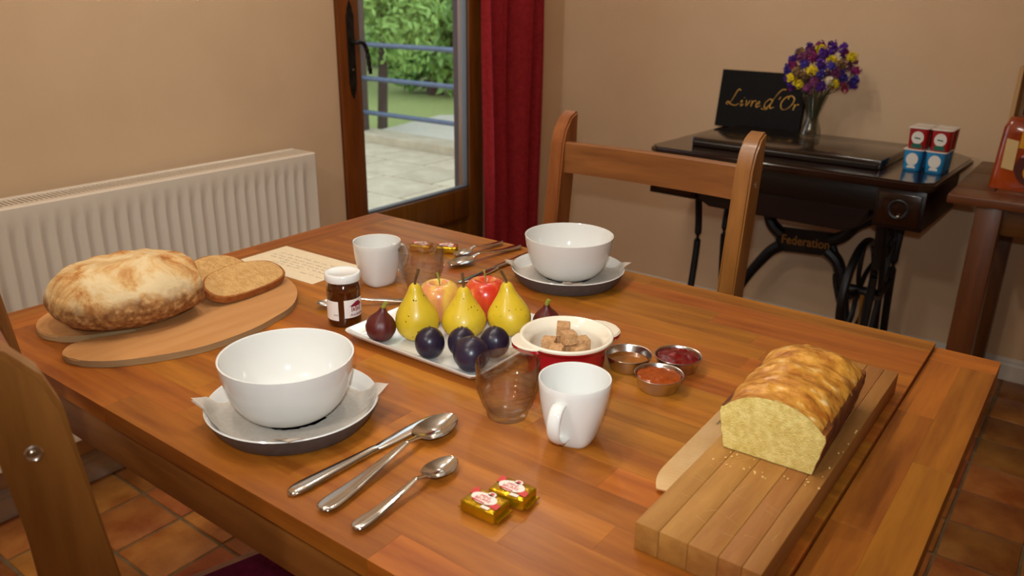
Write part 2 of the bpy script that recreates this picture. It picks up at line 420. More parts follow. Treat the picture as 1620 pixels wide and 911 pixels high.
for (y0, y1, z0, z1) in ((sl_ + .085, sl_ + .093, .515, DZ - .12), (sr_ - .093, sr_ - .085, .515, DZ - .12), (sl_ + .085, sr_ - .085, .515, .523)):
    dpart('glazing_bead', y0, y1, z0, z1, -.02, .004, .001, 'rubber')
obj('glass_pane', bx(-.022, -.014, sl_ + .086, sr_ - .086, .516, DZ - .121), M['pane'], dr)
# outer frame of the opening, seen through the pane
obj('outer_jamb', bx(-.115, -.047, DY1 - .036, DY1 - .003, 0, DZ, bev=.003), M['post_out'], dr)
obj('outer_jamb', bx(-.15, -.047, DY0 + .003, DY0 + .035, 0, DZ, bev=.003), M['post_out'], dr)
obj('outer_jamb_head', bx(-.15, -.047, DY0 + .035, DY1 - .05, DZ - .04, DZ - .003, bev=.003), M['post_out'], dr)
obj('threshold', bx(-.15, .01, DY0 + .003, DY1 - .003, -.004, .018, bev=.003), M['post_out'], dr)
# lever handle on a long plate
hp = NB(); hy = sl_ + .045
plate_pts = [(0, .155), (.006, .135), (.010, .128), (.008, .120), (.014, .112), (.014, -.10), (.008, -.108), (.011, -.116), (.006, -.124), (0, -.145)]
plate_pts = plate_pts + [(-a, b) for a, b in plate_pts[::-1][1:-1]]
prism(hp, plate_pts, .012, .018, axis='x', bev=.001)
hd = obj('handle_plate', hp, M['iron'], dr, (0, hy, 1.055))
hb = NB(); pts = crom([(.016, 0, .03), (.034, 0, .03), (.042, .008, .03), (.043, .026, .026), (.042, .040, .004), (.042, .047, -.036), (.042, .052, -.068)], 6)
tube(hb, pts, lambda t: .0075 - .001 * t + (.0012 * math.sin(t * 70) if t > .6 else 0), seg=10)
lathe(hb, [(0, .0), (.012, .0), (.012, .01), (0, .012)], 14); 
obj('lever', hb, M['iron'], hd)
kh = NB(); lathe(kh, [(0, .0), (.004, .001), (.004, .002), (0, .0025)], 12); xf(kh, T(.0175, 0, -.055) @ RY(math.pi / 2)); obj('keyhole_disc', kh, M['steel'], hd)

# ------------------------------------------------------------------ radiator
RX0, RX1, RY0, RY1, RZ0, RZ1 = XW + .035, XW + .14, .05, 1.535, .20, .793
ra = thing('radiator', 'cream ribbed panel radiator with top grille on the left wall', 'radiator', (0, 0, 0))
rb = NB(); pitch = .0333; n = int((RY1 - RY0) / pitch); prof = []
for i in range(n):
    y = RY0 + i * pitch
    prof += [(y, 0), (y + .006, .000), (y + .012, -.011), (y + .0273, -.011)]
prof.append((RY1, 0))
zs = [(RZ0, 0), (RZ0 + .03, 0), (RZ0 + .06, 1), (RZ1 - .075, 1), (RZ1 - .04, 0), (RZ1 - .012, 0), (RZ1 - .004, -.0), (RZ1, 0)]
grid = []
for k, (z, a) in enumerate(zs):
    dx = -.006 if k == len(zs) - 1 else 0
    grid.append([rb.verts.new((RX1 + d * a + dx, y, z)) for y, d in prof])
for A, B in zip(grid, grid[1:]):
    for i in range(len(A) - 1): rb.faces.new((A[i], A[i + 1], B[i + 1], B[i]))
obj('front_panel', rb, M['rad'], ra, smooth=50)
obj('back_panel', bx(RX0, RX0 + .018, RY0, RY1, RZ0, RZ1 - .012, bev=.003), M['rad'], ra)
for y in (RY0 - .004, RY1): obj('side_panel', bx(RX0 + .001, RX1 - .003, y, y + .004, RZ0 + .03, RZ1 - .002, bev=.001), M['rad'], ra)
obj('inner_fins', bx(RX0 + .022, RX1 - .018, RY0 + .01, RY1 - .01, RZ0 + .02, RZ1 - .02), M['radgap'], ra)
obj('top_rim', bx(RX0, RX0 + .014, RY0, RY1, RZ1 - .008, RZ1, bev=.002), M['rad'], ra)
obj('top_rim', bx(RX1 - .024, RX1 - .004, RY0, RY1, RZ1 - .008, RZ1, bev=.002), M['rad'], ra)
sl0 = None; k = 0
while RY0 + .006 + k * .0105 < RY1:
    loc = (0, RY0 + .006 + k * .0105, 0)
    if sl0 is None: sl0 = obj('grille_slat', bx(RX0 + .012, RX1 - .022, -.0022, .0022, RZ1 - .012, RZ1 - .003), M['rad'], ra, loc)
    else: inst(sl0, ra, loc)
    k += 1
pp = NB(); tube(pp, [(RX0 + .05, RY1 - .05, RZ0 + .02), (RX0 + .05, RY1 - .05, .0)], .008, 10); obj('feed_pipe', pp, M['rad'], ra)

# ------------------------------------------------------------------ curtain
cb = NB(); rows = []
NU = 150
for iz in range(34):
    z = .05 + (2.38 - .05) * iz / 33; row = []
    for iu in range(NU):
        u = iu / (NU - 1)
        fl_ = .75 + .35 * (1 - z / 2.4)
        ph = u * 3.5 * 2 * math.pi + .7 * math.sin(u * 7)
        y = 2.372 + u * .372 + .010 * math.sin(ph * 2 + 1) * fl_
        x = XW + .095 + .038 * fl_ * math.sin(ph) + .010 * math.sin(ph * .37 + 2 + z * .6) + .01 * math.sin(3 * z + u * 5)
        row.append(cb.verts.new((x, y, z)))
    rows.append(row)
for A, B in zip(rows, rows[1:]):
    for i in range(NU - 1): cb.faces.new((A[i], A[i + 1], B[i + 1], B[i]))
bmesh.ops.solidify(cb, geom=cb.faces[:], thickness=.002)
ct = thing('curtain', 'dark red floor length curtain hanging in folds between door and back wall', 'curtain', (0, 0, 0))
obj('drape', cb, M['curtain'], ct, smooth=80)
rd = NB(); tube(rd, [(XW + .095, 1.6, 2.41), (XW + .095, 3.03, 2.41)], .012, 12); cr = obj('curtain_rod', rd, M['iron'], None); tag(cr, 'black iron curtain rod above the glazed door', 'rod')

# ------------------------------------------------------------------ outside
te = st('terrace', bx(-9.0, XW - .14, .6, 5.12, -.25, -.062), M['grout'])
R_ = random.Random(11); y = .62; s0 = None
while y < 5.0:
    x = -2.18 - R_.uniform(0, .2); hh = .44
    while x > -7.4:
        w = R_.choice((.38, .48, .56))
        o = obj('slab', bx(-w / 2 + .008, w / 2 - .008, -hh / 2 + .008, hh / 2 - .008, -.03, 0, bev=.006), M['slab'], te, (x - w / 2, y + hh / 2, -.04 + R_.uniform(-.002, .002)))
        x -= w
    y += hh
st('terrace_kerb', bx(-9.0, -2.6, 5.02, 5.30, -.3, .03, bev=.012, seg=2), M['slab'])
st('ground', bx(-22, 14, 5.30, 24, -.5, -.22), M['grass'])
pv = NB(); prism(pv, [(-6.1, 5.32), (-2.2, 5.32), (-2.2, 8.6), (-5.6, 8.3), (-6.6, 7.4), (-6.35, 6.2)], -.22, -.17, bev=.01); st('gravel_path', pv, M['gravel'])
ralg = thing('terrace_railing', 'blue grey metal terrace railing with three horizontal bars outside the door', 'railing', (0, 5.14, 0))
for z in (.79, .50, .20):
    b_ = NB(); tube(b_, [(-5.514, 0, z), (-2.6, 0, z)], .021, 12); obj('bar', b_, M['rail_blue'], ralg)
for x in (-2.7,): obj('post', bx(x - .03, x + .03, -.03, .03, .03, .86, bev=.004), M['post_out'], ralg)
pp = obj('porch_post', bx(-.075, .075, -.075, .075, .03, 2.9, bev=.006), M['post_out'], None, (-5.59, 5.14, 0)); tag(pp, 'brown square wooden porch post at the terrace edge', 'post')
def tree(name, label, x, y, h, rx, ry, z0, seed, c, n=2600, leaf=.09, tr=.13, group='trees behind the terrace'):
    R = random.Random(seed)
    t = thing(name, label, 'tree', (x, y, -.24), 0, group)
    b = NB(); pts = [(0, 0, 0), (.05, .02, h * .3), (-.03, .05, h * .6), (.02, 0, h * .85)]
    tube(b, crom(pts, 4), lambda u: tr * (1 - .75 * u), 9)
    for q in range(5):
        a = q * 1.3; zz = h * (.35 + .1 * q)
        tube(b, [(0, 0, zz), (math.cos(a) * rx * .4, math.sin(a) * ry * .4, zz + .3), (math.cos(a) * rx * .60, math.sin(a) * ry * .60, zz + .45)], lambda u: .045 * (1 - .7 * u), 6)
    obj('trunk', b, M['bark'], t)
    b = NB(); cl = []
    for q in range(46):
        a = R.uniform(0, 6.28); rr = math.sqrt(R.uniform(.15, 1)); zz = z0 + .3 + (h - z0 - .3) * R.random()
        k = math.sin(math.pi * min(1, max(.12, (zz - z0 * .6) / (h - z0 * .6) * .85 + .12))) ** .6
        cl.append((Vector((math.cos(a) * (rx - .40) * rr * k, math.sin(a) * (ry - .40) * rr * k, zz)), R.uniform(.26, .46)))
    for q in range(n):
        ctr, cr_ = R.choice(cl)
        d = Vector((R.gauss(0, 1), R.gauss(0, 1), R.gauss(0, .8))).normalized() * cr_ * R.uniform(.6, 1.05)
        p = ctr + d
        if p.z < .1: continue
        nrm = (d.normalized() + Vector((R.gauss(0, .5), R.gauss(0, .5), R.gauss(0, .5) + .3))).normalized()
        a = nrm.orthogonal().normalized(); bb = nrm.cross(a); an = R.uniform(0, 6.28)
        a, bb = a * math.cos(an) + bb * math.sin(an), bb * math.cos(an) - a * math.sin(an)
        s = leaf * R.uniform(.7, 1.5)
        b.faces.new([b.verts.new(p - a * s), b.verts.new(p - bb * s * .45 + nrm * s * .1), b.verts.new(p + a * s), b.verts.new(p + bb * s * .45 + nrm * s * .1)])
    o = obj('foliage', b, c, t, smooth=0); o['kind'] = 'stuff'
    return t
G1 = mk('leaf_green_a', hx('#7a9c46'), hx('#9abb60'), hx('#648838'), ns=3, rough=.6, offs=False)
G2 = mk('leaf_green_b', hx('#5f8238'), hx('#7d9f50'), hx('#4c6c2c'), ns=3, rough=.6, offs=False)
G3 = mk('leaf_green_c', hx('#4a6a2c'), hx('#5f823c'), ns=3, rough=.7, offs=False)
tree('garden_tree', 'light green leafy tree with dark trunk standing on the lawn just beyond the railing', -6.47, 6.30, 4.0, .85, .85, .45, 1, G1, 14000, .042, .06)
for k, (x, y, h, r, c, lab) in enumerate(((-8.3, 9.2, 4.6, 1.27, G2, 'mid green bushy tree directly behind the light green tree'), (-11.15, 9.3, 4.8, 1.27, G1, 'pale green tree beyond the porch post'), (-5.45, 9.3, 4.4, 1.27, G3, 'dark green tree beyond the gravel path'),
        (-9.75, 12.15, 5.6, 1.27, G3, 'dark green tree in the second row, between the mid green and the pale green tree'), (-6.9, 12.15, 5.6, 1.27, G2, 'mid green tree in the second row, beyond the gravel path'), (-12.6, 12.2, 5.8, 1.27, G2, 'mid green tree in the second row, beyond the porch post'),
        (-11.2, 15.1, 7.2, 1.30, G3, 'tall dark green tree closing the garden behind the second row'), (-8.3, 15.1, 7.0, 1.30, G1, 'tall pale green tree closing the garden behind the second row'), (-14.1, 15.1, 7.2, 1.30, G1, 'tall pale green tree at the far end, past the tall dark one'))):
    tree('garden_tree', lab, x, y, h, r, r, .05, 30 + k, c, 11000, .085)

# ------------------------------------------------------------------ dining table
dt = thing('dining_table', 'honey brown oak dining table of butcher block staves laid for breakfast', 'table', (-.70, .83, 0))
def tl(x, y): return (x + .70, y - .83)
TX0, TX1, TY0, TY1 = -1.322, -.146, .402, 1.254
tt = obj('table_top', bx(*[TX0 + .70 + .004, TX1 + .70 - .004], TY0 - .83 + .004, TY1 - .83 - .004, TZ - .020, TZ - .004), M['table_frame'], dt)
R_ = random.Random(5)
def stave(parent, x0, x1, y0, y1, z1, th, alongx=True, top=None):
    w, d = x1 - x0, y1 - y0
    if not alongx: w, d = d, w
    g = .00004
    bm = bx(-w / 2 + g, w / 2 - g, -d / 2 + g, d / 2 - g, -th, 0, bev=.00012)
    cx, cy = tl((x0 + x1) / 2, (y0 + y1) / 2)
    return obj('stave', bm, M['stave'], parent, (cx, cy, z1), (0, 0, 0 if alongx else math.pi / 2))
SX = -1.248                                # joint of the left end strip
ny = 19; sw = (TY1 - TY0) / ny
for i in range(ny):
    y0 = TY0 + i * sw; x = SX; first = True
    while x < TX1 - .01:
        ln = R_.uniform(.22, .52) * (R_.uniform(.3, 1) if first else 1); first = False
        x1 = x + ln
        if TX1 - x1 < .12: x1 = TX1
        stave(tt, x, x1, y0, y0 + sw, TZ, .022); x = x1
for c in range(2):                          # end strip staves run across
    x0 = TX0 + c * (SX - TX0) / 2; y = TY0
    while y < TY1 - .01:
        y1 = y + R_.uniform(.2, .45)
        if TY1 - y1 < .1: y1 = TY1
        stave(tt, x0, x0 + (SX - TX0) / 2, y, y1, TZ, .022, False); y = y1
# extension leaf, a little lower than the top
LX0, LX1, LZ = TX1 + .001, -.060, TZ - .007
lf = obj('extension_leaf', bx(LX0 + .703, LX1 + .697, TY0 - .826, TY1 - .834, LZ - .028, LZ - .004), M['table_frame'], dt)
stave(lf, LX0, LX1, TY1 - .052, TY1, LZ, .030, True)
for c in range(2):
    x0 = LX0 + c * (LX1 - LX0) / 2; y = TY0
    while y < TY1 - .06:
        y1 = y + R_.uniform(.22, .42)
        if TY1 - .052 - y1 < .12: y1 = TY1 - .052
        stave(lf, x0, x0 + (LX1 - LX0) / 2, y, y1, LZ, .030, False); y = y1
def tp(name, x0, x1, y0, y1, z0, z1, bev=.003, m='table_frame'):
    a, b = tl(x0, y0); c, d = tl(x1, y1); return obj(name, bx(a, c, b, d, z0, z1, bev=bev, seg=2), M[m], dt)
tp('apron', TX0 + .07, TX1 - .07, TY0 + .018, TY0 + .040, TZ - .100, TZ - .026); tp('apron', TX0 + .07, TX1 - .07, TY1 - .040, TY1 - .018, TZ - .100, TZ - .026)
tp('apron', TX0 + .018, TX0 + .04, TY0 + .07, TY1 - .07, TZ - .100, TZ - .026); tp('apron', TX1 - .04, TX1 - .018, TY0 + .07, TY1 - .07, TZ - .100, TZ - .036)
for (x, y) in ((TX0 + .05, TY0 + .05), (TX0 + .05, TY1 - .05), (TX1 - .05, TY0 + .05), (TX1 - .05, TY1 - .05)):
    tp('leg', x - .035, x + .035, y - .035, y + .035, 0, TZ - .026, .006)
for y in (TY0 + .10, TY1 - .14): tp('leaf_runner', TX1 - .25, LX1 - .02, y, y + .03, TZ - .062, TZ - .036)

# ------------------------------------------------------------------ chairs
def chair(name, label, loc, rz, group):
    t = thing(name, label, 'chair', loc, rz, group)
    for s in (-1, 1):
        # side outline (y,z), seat side towards +y
        out = [(.0, 0), (.045, 0), (.050, .45), (.046, .70), (.022, .935), (.012, .965), (-.008, .990), (-.030, 1.0), (-.036, .998), (-.030, .935), (-.006, .70), (.0, .45)]
        b = NB(); prism(b, out, -.017, .017, axis='x', bev=.004, seg=2)
        po = obj('back_post', b, M['chair'], t, (s * .208, 0, 0))
        bt = NB(); lathe(bt, [(0, .0), (.0042, .0), (.0056, .0008), (.0066, .0), (.0066, -.004)], 18); lathe(bt, [(0, .0016), (.0024, .0014), (.003, .0006), (.003, -.002)], 14)
        obj('bolt', bt, M['steelb'], po, (s * .0172, -.004, .905), (0, s * math.pi / 2, 0))
        obj('front_leg', bx(-.019, .019, -.019, .019, 0, .378, bev=.004, seg=2), M['chair'], t, (s * .200, .40, 0))
        obj('side_rail', bx(-.011, .011, .05, .385, .316, .376, bev=.003), M['chair_x'], t, (s * .204, 0, 0))
    def railp(name, z0, z1, yo, w=.192):
        b = NB(); secs = []
        for k in range(13):
            u = k / 12 * 2 - 1; x = u * w; dy = -.010 * (1 - u * u)
            zc0, zc1 = z0, z1
            secs.append([(x, yo + dy - .011, zc0), (x, yo + dy + .011, zc0 + 0.0), (x, yo + dy + .011 - .001, zc1 - .003), (x, yo + dy + .007, zc1), (x, yo + dy - .007, zc1), (x, yo + dy - .011, zc1 - .003)])
        loft(b, secs); return obj(name, b, M['chair_x'], t)
    railp('back_rail', .875, .940, .004); railp('back_rail', .60, .655, .024)
    obj('seat', bx(-.225, .225, .02, .43, .376, .396, bev=.007, seg=3), M['chair_x'], t)
    obj('front_rail', bx(-.185, .185, .385, .407, .316, .376, bev=.003), M['chair_x'], t)
    obj('stretcher', bx(-.19, .19, .015, .035, .20, .235, bev=.003), M['chair_x'], t)
    return t
chair('dining_chair', 'brown wooden dining chair standing behind the table towards the sewing table', (-.745, 1.462, 0), math.pi, 'wooden dining chairs')
C2 = (-.824, .2745, 0); A2 = math.radians(-15.4)
chair('dining_chair', 'brown wooden dining chair pulled up by the near bowl, with bolt in its post', C2, A2, 'wooden dining chairs')
cu = NB(); secs = []
R2 = lambda a: (abs(math.cos(a)) ** .45 * (1 if math.cos(a) > 0 else -1), abs(math.sin(a)) ** .45 * (1 if math.sin(a) > 0 else -1))
pf = [(.0, 0), (.172, .0), (.184, .004), (.190, .012), (.184, .020), (.170, .024), (.10, .026), (0, .026)]
lathe(cu, pf, 40, fn=lambda p, a: Vector((R2(a)[0] * math.hypot(p.x, p.y), R2(a)[1] * math.hypot(p.x, p.y), p.z)))
q = obj('seat_cushion', cu, M['cushion'], None, Vector(C2) + RZ(A2) @ Vector((0, .222, .3962)), (0, 0, A2)); tag(q, 'burgundy cloth cushion on the seat of the near chair', 'cushion')
# ------------------------------------------------------------------ place settings
PLP = [(0, 0), (.078, 0), (.086, .002), (.0925, .010), (.0985, .0225), (.1000, .0255)]
PLI = [(.1000, .0255), (.0988, .0268), (.0972, .0255), (.0925, .0165), (.0865, .0098), (.078, .0082), (0, .0082)]
def plate_z(r):
    return interp([(0, .0082), (.078, .0082), (.0865, .0098), (.0925, .0165), (.0972, .0255), (.1, .0268), (.2, .0268)], r)
def plate(x, y, label):
    t = thing('dinner_plate', label, 'plate', (x, y, TZ), 0, 'grey and white plates')
    obj('body', lathe(NB(), PLP, 72), M['plategrey'], t); obj('glaze', lathe(NB(), PLI, 72), M['white'], t); return t
BW = [(0, .0025), (.035, .0025), (.036, 0), (.041, 0), (.0435, .0018), (.0535, .0078), (.0632, .0190), (.0702, .0345), (.0752, .0530), (.0785, .0740), (.0780, .0752), (.0765, .0752), (.0758, .0735),
      (.0724, .0535), (.0675, .0360), (.0602, .0215), (.049, .0105), (.034, .0062), (0, .0055)]
def smooth_prof(P, n=3):
    out = []
    for i in range(len(P) - 1):
        a, b, c, d = P[max(i - 1, 0)], P[i], P[i + 1], P[min(i + 2, len(P) - 1)]
        for k in range(n):
            t = k / n
            f_ = lambda q: .5 * (2 * b[q] + (c[q] - a[q]) * t + (2 * a[q] - 5 * b[q] + 4 * c[q] - d[q]) * t * t + (3 * b[q] - a[q] - 3 * c[q] + d[q]) * t ** 3)
            out.append((max(0, f_(0)), f_(1)))
    out.append(P[-1]); return out
BW = [(a * .982, c * .978) for a, c in BW]
def bowl(x, y, label):
    b = NB(); lathe(b, BW[:4], 72); lathe(b, smooth_prof(BW[3:]), 72); bmesh.ops.remove_doubles(b, verts=b.verts[:], dist=1e-5)
    return tag(obj('breakfast_bowl', b, M['white'], None, (x, y, TZ + .0098), smooth=50), label, 'bowl', 'white breakfast bowls')
def napkin(x, y, rz, label, seed):
    """paper square folded in four, pressed into the plate, two corners poking over the rim"""
    b = NB(); n = 36; S = .0795; G = []
    for i in range(n + 1):
        row = []
        for j in range(n + 1):
            u, v = -S + 2 * S * i / n, -S + 2 * S * j / n
            r = math.hypot(u, v)
            z = plate_z(r) + .0007
            if r > .097: z = .0275 + (r - .097) * .42 + .004 * noise.noise(Vector((u * 40, v * 40, seed)))
            z += .0011 * (1 + noise.noise(Vector((u * 30, v * 30, seed + 5)))) * sst(r, .045, .07)
            row.append(b.verts.new((u, v, z)))
        G.append(row)
    for i in range(n):
        for j in range(n): b.faces.new((G[i][j], G[i + 1][j], G[i + 1][j + 1], G[i][j + 1]))
    bmesh.ops.solidify(b, geom=b.faces[:], thickness=-.0004)
    t = thing('paper_napkin', label, 'napkin', (x, y, TZ), rz, 'paper napkins under the bowls')
    obj('sheet', b, M['napkin'], t, smooth=60)
    b = NB(); G = []; S2 = S * .93
    for i in range(n + 1):
        row = []
        for j in range(n + 1):
            u, v = -S + 2 * S2 * i / n, -S + 2 * S2 * j / n
            r = math.hypot(u, v); z = plate_z(r) + .0013
            if r > .097: z = .0292 + (r - .097) * .5
            z += .0012 * (1 + noise.noise(Vector((u * 34, v * 34, seed + 9)))) * sst(r, .045, .07)
            row.append(b.verts.new((u, v, z)))
        G.append(row)
    for i in range(n):
        for j in range(n): b.faces.new((G[i][j], G[i + 1][j], G[i + 1][j + 1], G[i][j + 1]))
    bmesh.ops.solidify(b, geom=b.faces[:], thickness=-.0003)
    obj('folded_layer', b, M['napkin'], t, smooth=60)
    return t
P1 = (-.710, .527); P2 = (-.724, 1.143)
plate(*P1, 'grey sided plate with white top under the bowl nearer the teaspoon and bread'); plate(*P2, 'grey sided plate with white top at the setting by the far chair')
a1 = math.atan2(.611 - .455, -.650 + .786) - math.pi / 4; a2 = math.atan2(1.213 - 1.084, -.640 + .806) - math.pi / 4
napkin(*P1, a1, 'white paper napkin under the bowl between bread board and cutlery', 1.0)
napkin(*P2, a2, 'white paper napkin under the bowl by the far chair', 4.0)
bowl(P1[0] - .0024, P1[1] - .0018, 'white porcelain bowl standing between the bread board and the near cutlery'); bowl(*P2, 'white porcelain bowl in front of the far chair')

def mug(x, y, rz, label):
    t = thing('coffee_mug', label, 'mug', (x, y, TZ), rz, 'white porcelain mugs')
    tab = [(0, .0215, 5.0), (.0015, .0235, 5.0), (.005, .0258, 4.6), (.012, .0282, 4.0), (.022, .0310, 3.4), (.034, .0342, 2.9), (.046, .0370, 2.5), (.058, .0392, 2.2), (.068, .0405, 2.05), (.0755, .0412, 2.0), (.0770, .0407, 2.0),
           (.0766, .0392, 2.0), (.068, .0380, 2.05), (.058, .0366, 2.2), (.046, .0344, 2.5), (.034, .0316, 2.9), (.022, .0284, 3.4), (.012, .0255, 4), (.007, .0225, 4.2), (.0055, .012, 3)]
    b = NB(); secs = []
    for z, r, e in tab:
        ring = []
        for k in range(64):
            a = 2 * math.pi * k / 64; c, s = math.cos(a), math.sin(a)
            q = (abs(c) ** e + abs(s) ** e) ** (-1 / e); q = 1 + (q - 1) * .55
            ring.append((r * q * c, r * q * s, z))
        secs.append(ring)
    loft(b, secs); obj('cup', b, M['white'], t, smooth=60)
    b = NB(); pts = crom([(.034, 0, .060), (.044, 0, .062), (.0535, 0, .057), (.0585, 0, .044), (.055, 0, .029), (.043, 0, .0175), (.027, 0, .015)], 6)
    secs = []
    for i, p in enumerate(pts):
        a_, c_ = pts[max(i - 1, 0)], pts[min(i + 1, len(pts) - 1)]; tn = (c_ - a_).normalized(); nr = Vector((-tn.z, 0, tn.x))
        w, h = .0074, .0028
        secs.append([p + Vector((0, w * math.cos(k / 14 * 6.2832), 0)) + nr * h * math.sin(k / 14 * 6.2832) for k in range(14)])
    loft(b, secs); obj('handle', b, M['white'], t, smooth=60); return t
mug(-.424, .693, math.radians(-80), 'white mug with handle turned to the cutlery, beside the near tumbler')
mug(-.974, .924, math.radians(80), 'white mug beside the handwritten card and jam jar')

def tumbler(x, y, label):
    prof = [(0, 0), (.0225, 0), (.0245, .0012), (.0252, .004), (.0262, .0105)]
    for k in range(4):
        z = .014 + k * .0078; r = .0278 + k * .0027
        prof += [(r - .0006, z), (r + .0020, z + .0022), (r + .0032, z + .0048), (r + .0018, z + .0068)]
    prof += [(.0378, .0475), (.0382, .056), (.0385, .0705), (.0380, .0718), (.0370, .0718), (.0366, .0705), (.0362, .056), (.0352, .046), (.0318, .032), (.0275, .019), (.0240, .0105), (.018, .0075), (0, .0070)]
    b = NB(); lathe(b, prof, 64)
    return tag(obj('glass_tumbler', b, M['glass'], None, (x, y, TZ + .0002), smooth=60), label, 'glass', 'ridged glass tumblers')
tumbler(-.515, .689, 'ridged clear glass tumbler beside the mug with visible handle'); tumbler(-.894, .948, 'ridged clear glass tumbler behind the pears beside the far mug')

# ------------------------------------------------------------------ cutlery (axis +y, handle end at 0)
def grid_solid(name, fn, ns, nu, th, m, parent=None):
    b = NB(); G = []
    for i in range(ns + 1):
        G.append([b.verts.new(fn(1 - (1 - i / ns) ** 1.6, -1 + 2 * j / nu)) for j in range(nu + 1)])
    for i in range(ns):
        for j in range(nu): b.faces.new((G[i][j], G[i][j + 1], G[i + 1][j + 1], G[i + 1][j]))
    bmesh.ops.remove_doubles(b, verts=b.verts[:], dist=1e-6)
    bmesh.ops.solidify(b, geom=b.faces[:], thickness=th)
    return obj(name, b, m, parent, smooth=60)
def spoon(L, bw, bl, hw, depth):
    h0 = 1 - bl / L
    wt = [(0, 0), (.004, hw * .38), (.015, hw * .70), (.035, hw * .92), (.07, hw), (.13, hw * .96), (.3, hw * .66), (.5, hw * .42), (h0 - .08, hw * .30), (h0 - .02, hw * .34), (h0, hw * .48)]
    for k in range(1, 41):
        q = k / 40; wt.append((h0 + (1 - h0) * q, max(1e-4, hw * .48 * (1 - q) ** 4 + bw * math.sqrt(max(0, math.sin(math.pi * q ** .9))) if k < 40 else 1e-4)))
    zt = [(0, .0035), (.2, .004), (.45, .0085), (h0 - .10, .0125), (h0, .0085), (h0 + (1 - h0) * .5, .0072), (1, .0082)]
    def fn(s, u):
        s2 = s if s < h0 else s
        w = interp(wt, s2); z = interp(zt, s2)
        if s > h0:
            q = (s - h0) / (1 - h0); dd = depth * math.sin(math.pi * q) ** .7
            z = z - dd * (1 - u * u)
        else:
            z += .0012 * (1 - u * u) * (1 - s / h0) + .0006 * (1 - u * u)
            if s < .4 and abs(u) > .70 and abs(u) < .95: z += .0004
        return (u * w, s * L, z)
    return fn
def cut_spoon(name, label, x, y, rz, L, bw, bl, hw, depth, group, cat='spoon', z=TZ):
    o = grid_solid(name, spoon(L, bw, bl, hw, depth), 110, 14, -.0011, M['steel']); o.location = (x, y, z + .0012); o.rotation_euler = (0, 0, rz)
    return tag(o, label, cat, group)
def table_knife(label, x, y, rz, L=.219, z=TZ):
    t = thing('table_knife', label, 'knife', (x, y, z + .0002), rz, 'steel table knives')
    def sec(yy, xl, xr, h, zc=None):
        cx, w = (xl + xr) / 2, (xr - xl) / 2; zc = h if zc is None else zc
        return [(cx + w * math.cos(a), yy, zc + h * math.sin(a)) for a in [k / 16 * 6.28318 for k in range(16)]]
    b = NB(); hs = []
    for q, w, h in ((0, .001, .0012), (.003, .0062, .0026), (.009, .0088, .0034), (.02, .0098, .0036), (.05, .0085, .0036), (.085, .0068, .0035), (.108, .0062, .0034), (.116, .0066, .0030)):
        hs.append(sec(q, -w, w, h))
    loft(b, hs); obj('handle', b, M['steel'], t, smooth=50)
    b = NB(); hs = []
    for q, xl, xr, h in ((.1155, -.0062, .0062, .0022), (.122, -.0074, .0066, .0013), (.14, -.0096, .0072, .0011), (.165, -.0112, .0074, .0010), (.19, -.0112, .0070, .0009), (.207, -.0088, .0062, .0008), (.2155, -.0040, .0052, .0007), (L, .0020, .0036, .0005)):
        hs.append(sec(q, xl, xr, h, .0026))
    loft(b, hs); obj('blade', b, M['steel'], t, smooth=50); return t
table_knife('steel table knife lying behind the spoon beside the near plate', -.588, .420, math.radians(-3.5))
cut_spoon('soup_spoon', 'large steel soup spoon beside the near plate, between knife and teaspoon', -.540, .421, math.radians(4.5), .219, .0205, .066, .0105, .0075, 'steel soup spoons')
cut_spoon('teaspoon', 'small steel teaspoon beside the two butter portions near the table edge', -.493, .421, math.radians(0.5), .148, .0152, .047, .0078, .0055, 'steel teaspoons')
table_knife('steel table knife half hidden behind the far plate', -.858, 1.226, math.radians(180 - 1))
cut_spoon('soup_spoon', 'large steel soup spoon beside the knife at the far setting', -.901, 1.243, math.radians(180 - 8), .190, .0185, .058, .0095, .0070, 'steel soup spoons')
cut_spoon('teaspoon', 'small steel teaspoon near the table edge at the far setting', -.945, 1.240, math.radians(180 - 5), .135, .0140, .043, .0072, .0050, 'steel teaspoons')
cut_spoon('teaspoon', 'steel teaspoon lying behind the jam jar', -.858, .893, math.radians(137.5), .158, .0150, .047, .0066, .0055, 'steel teaspoons')

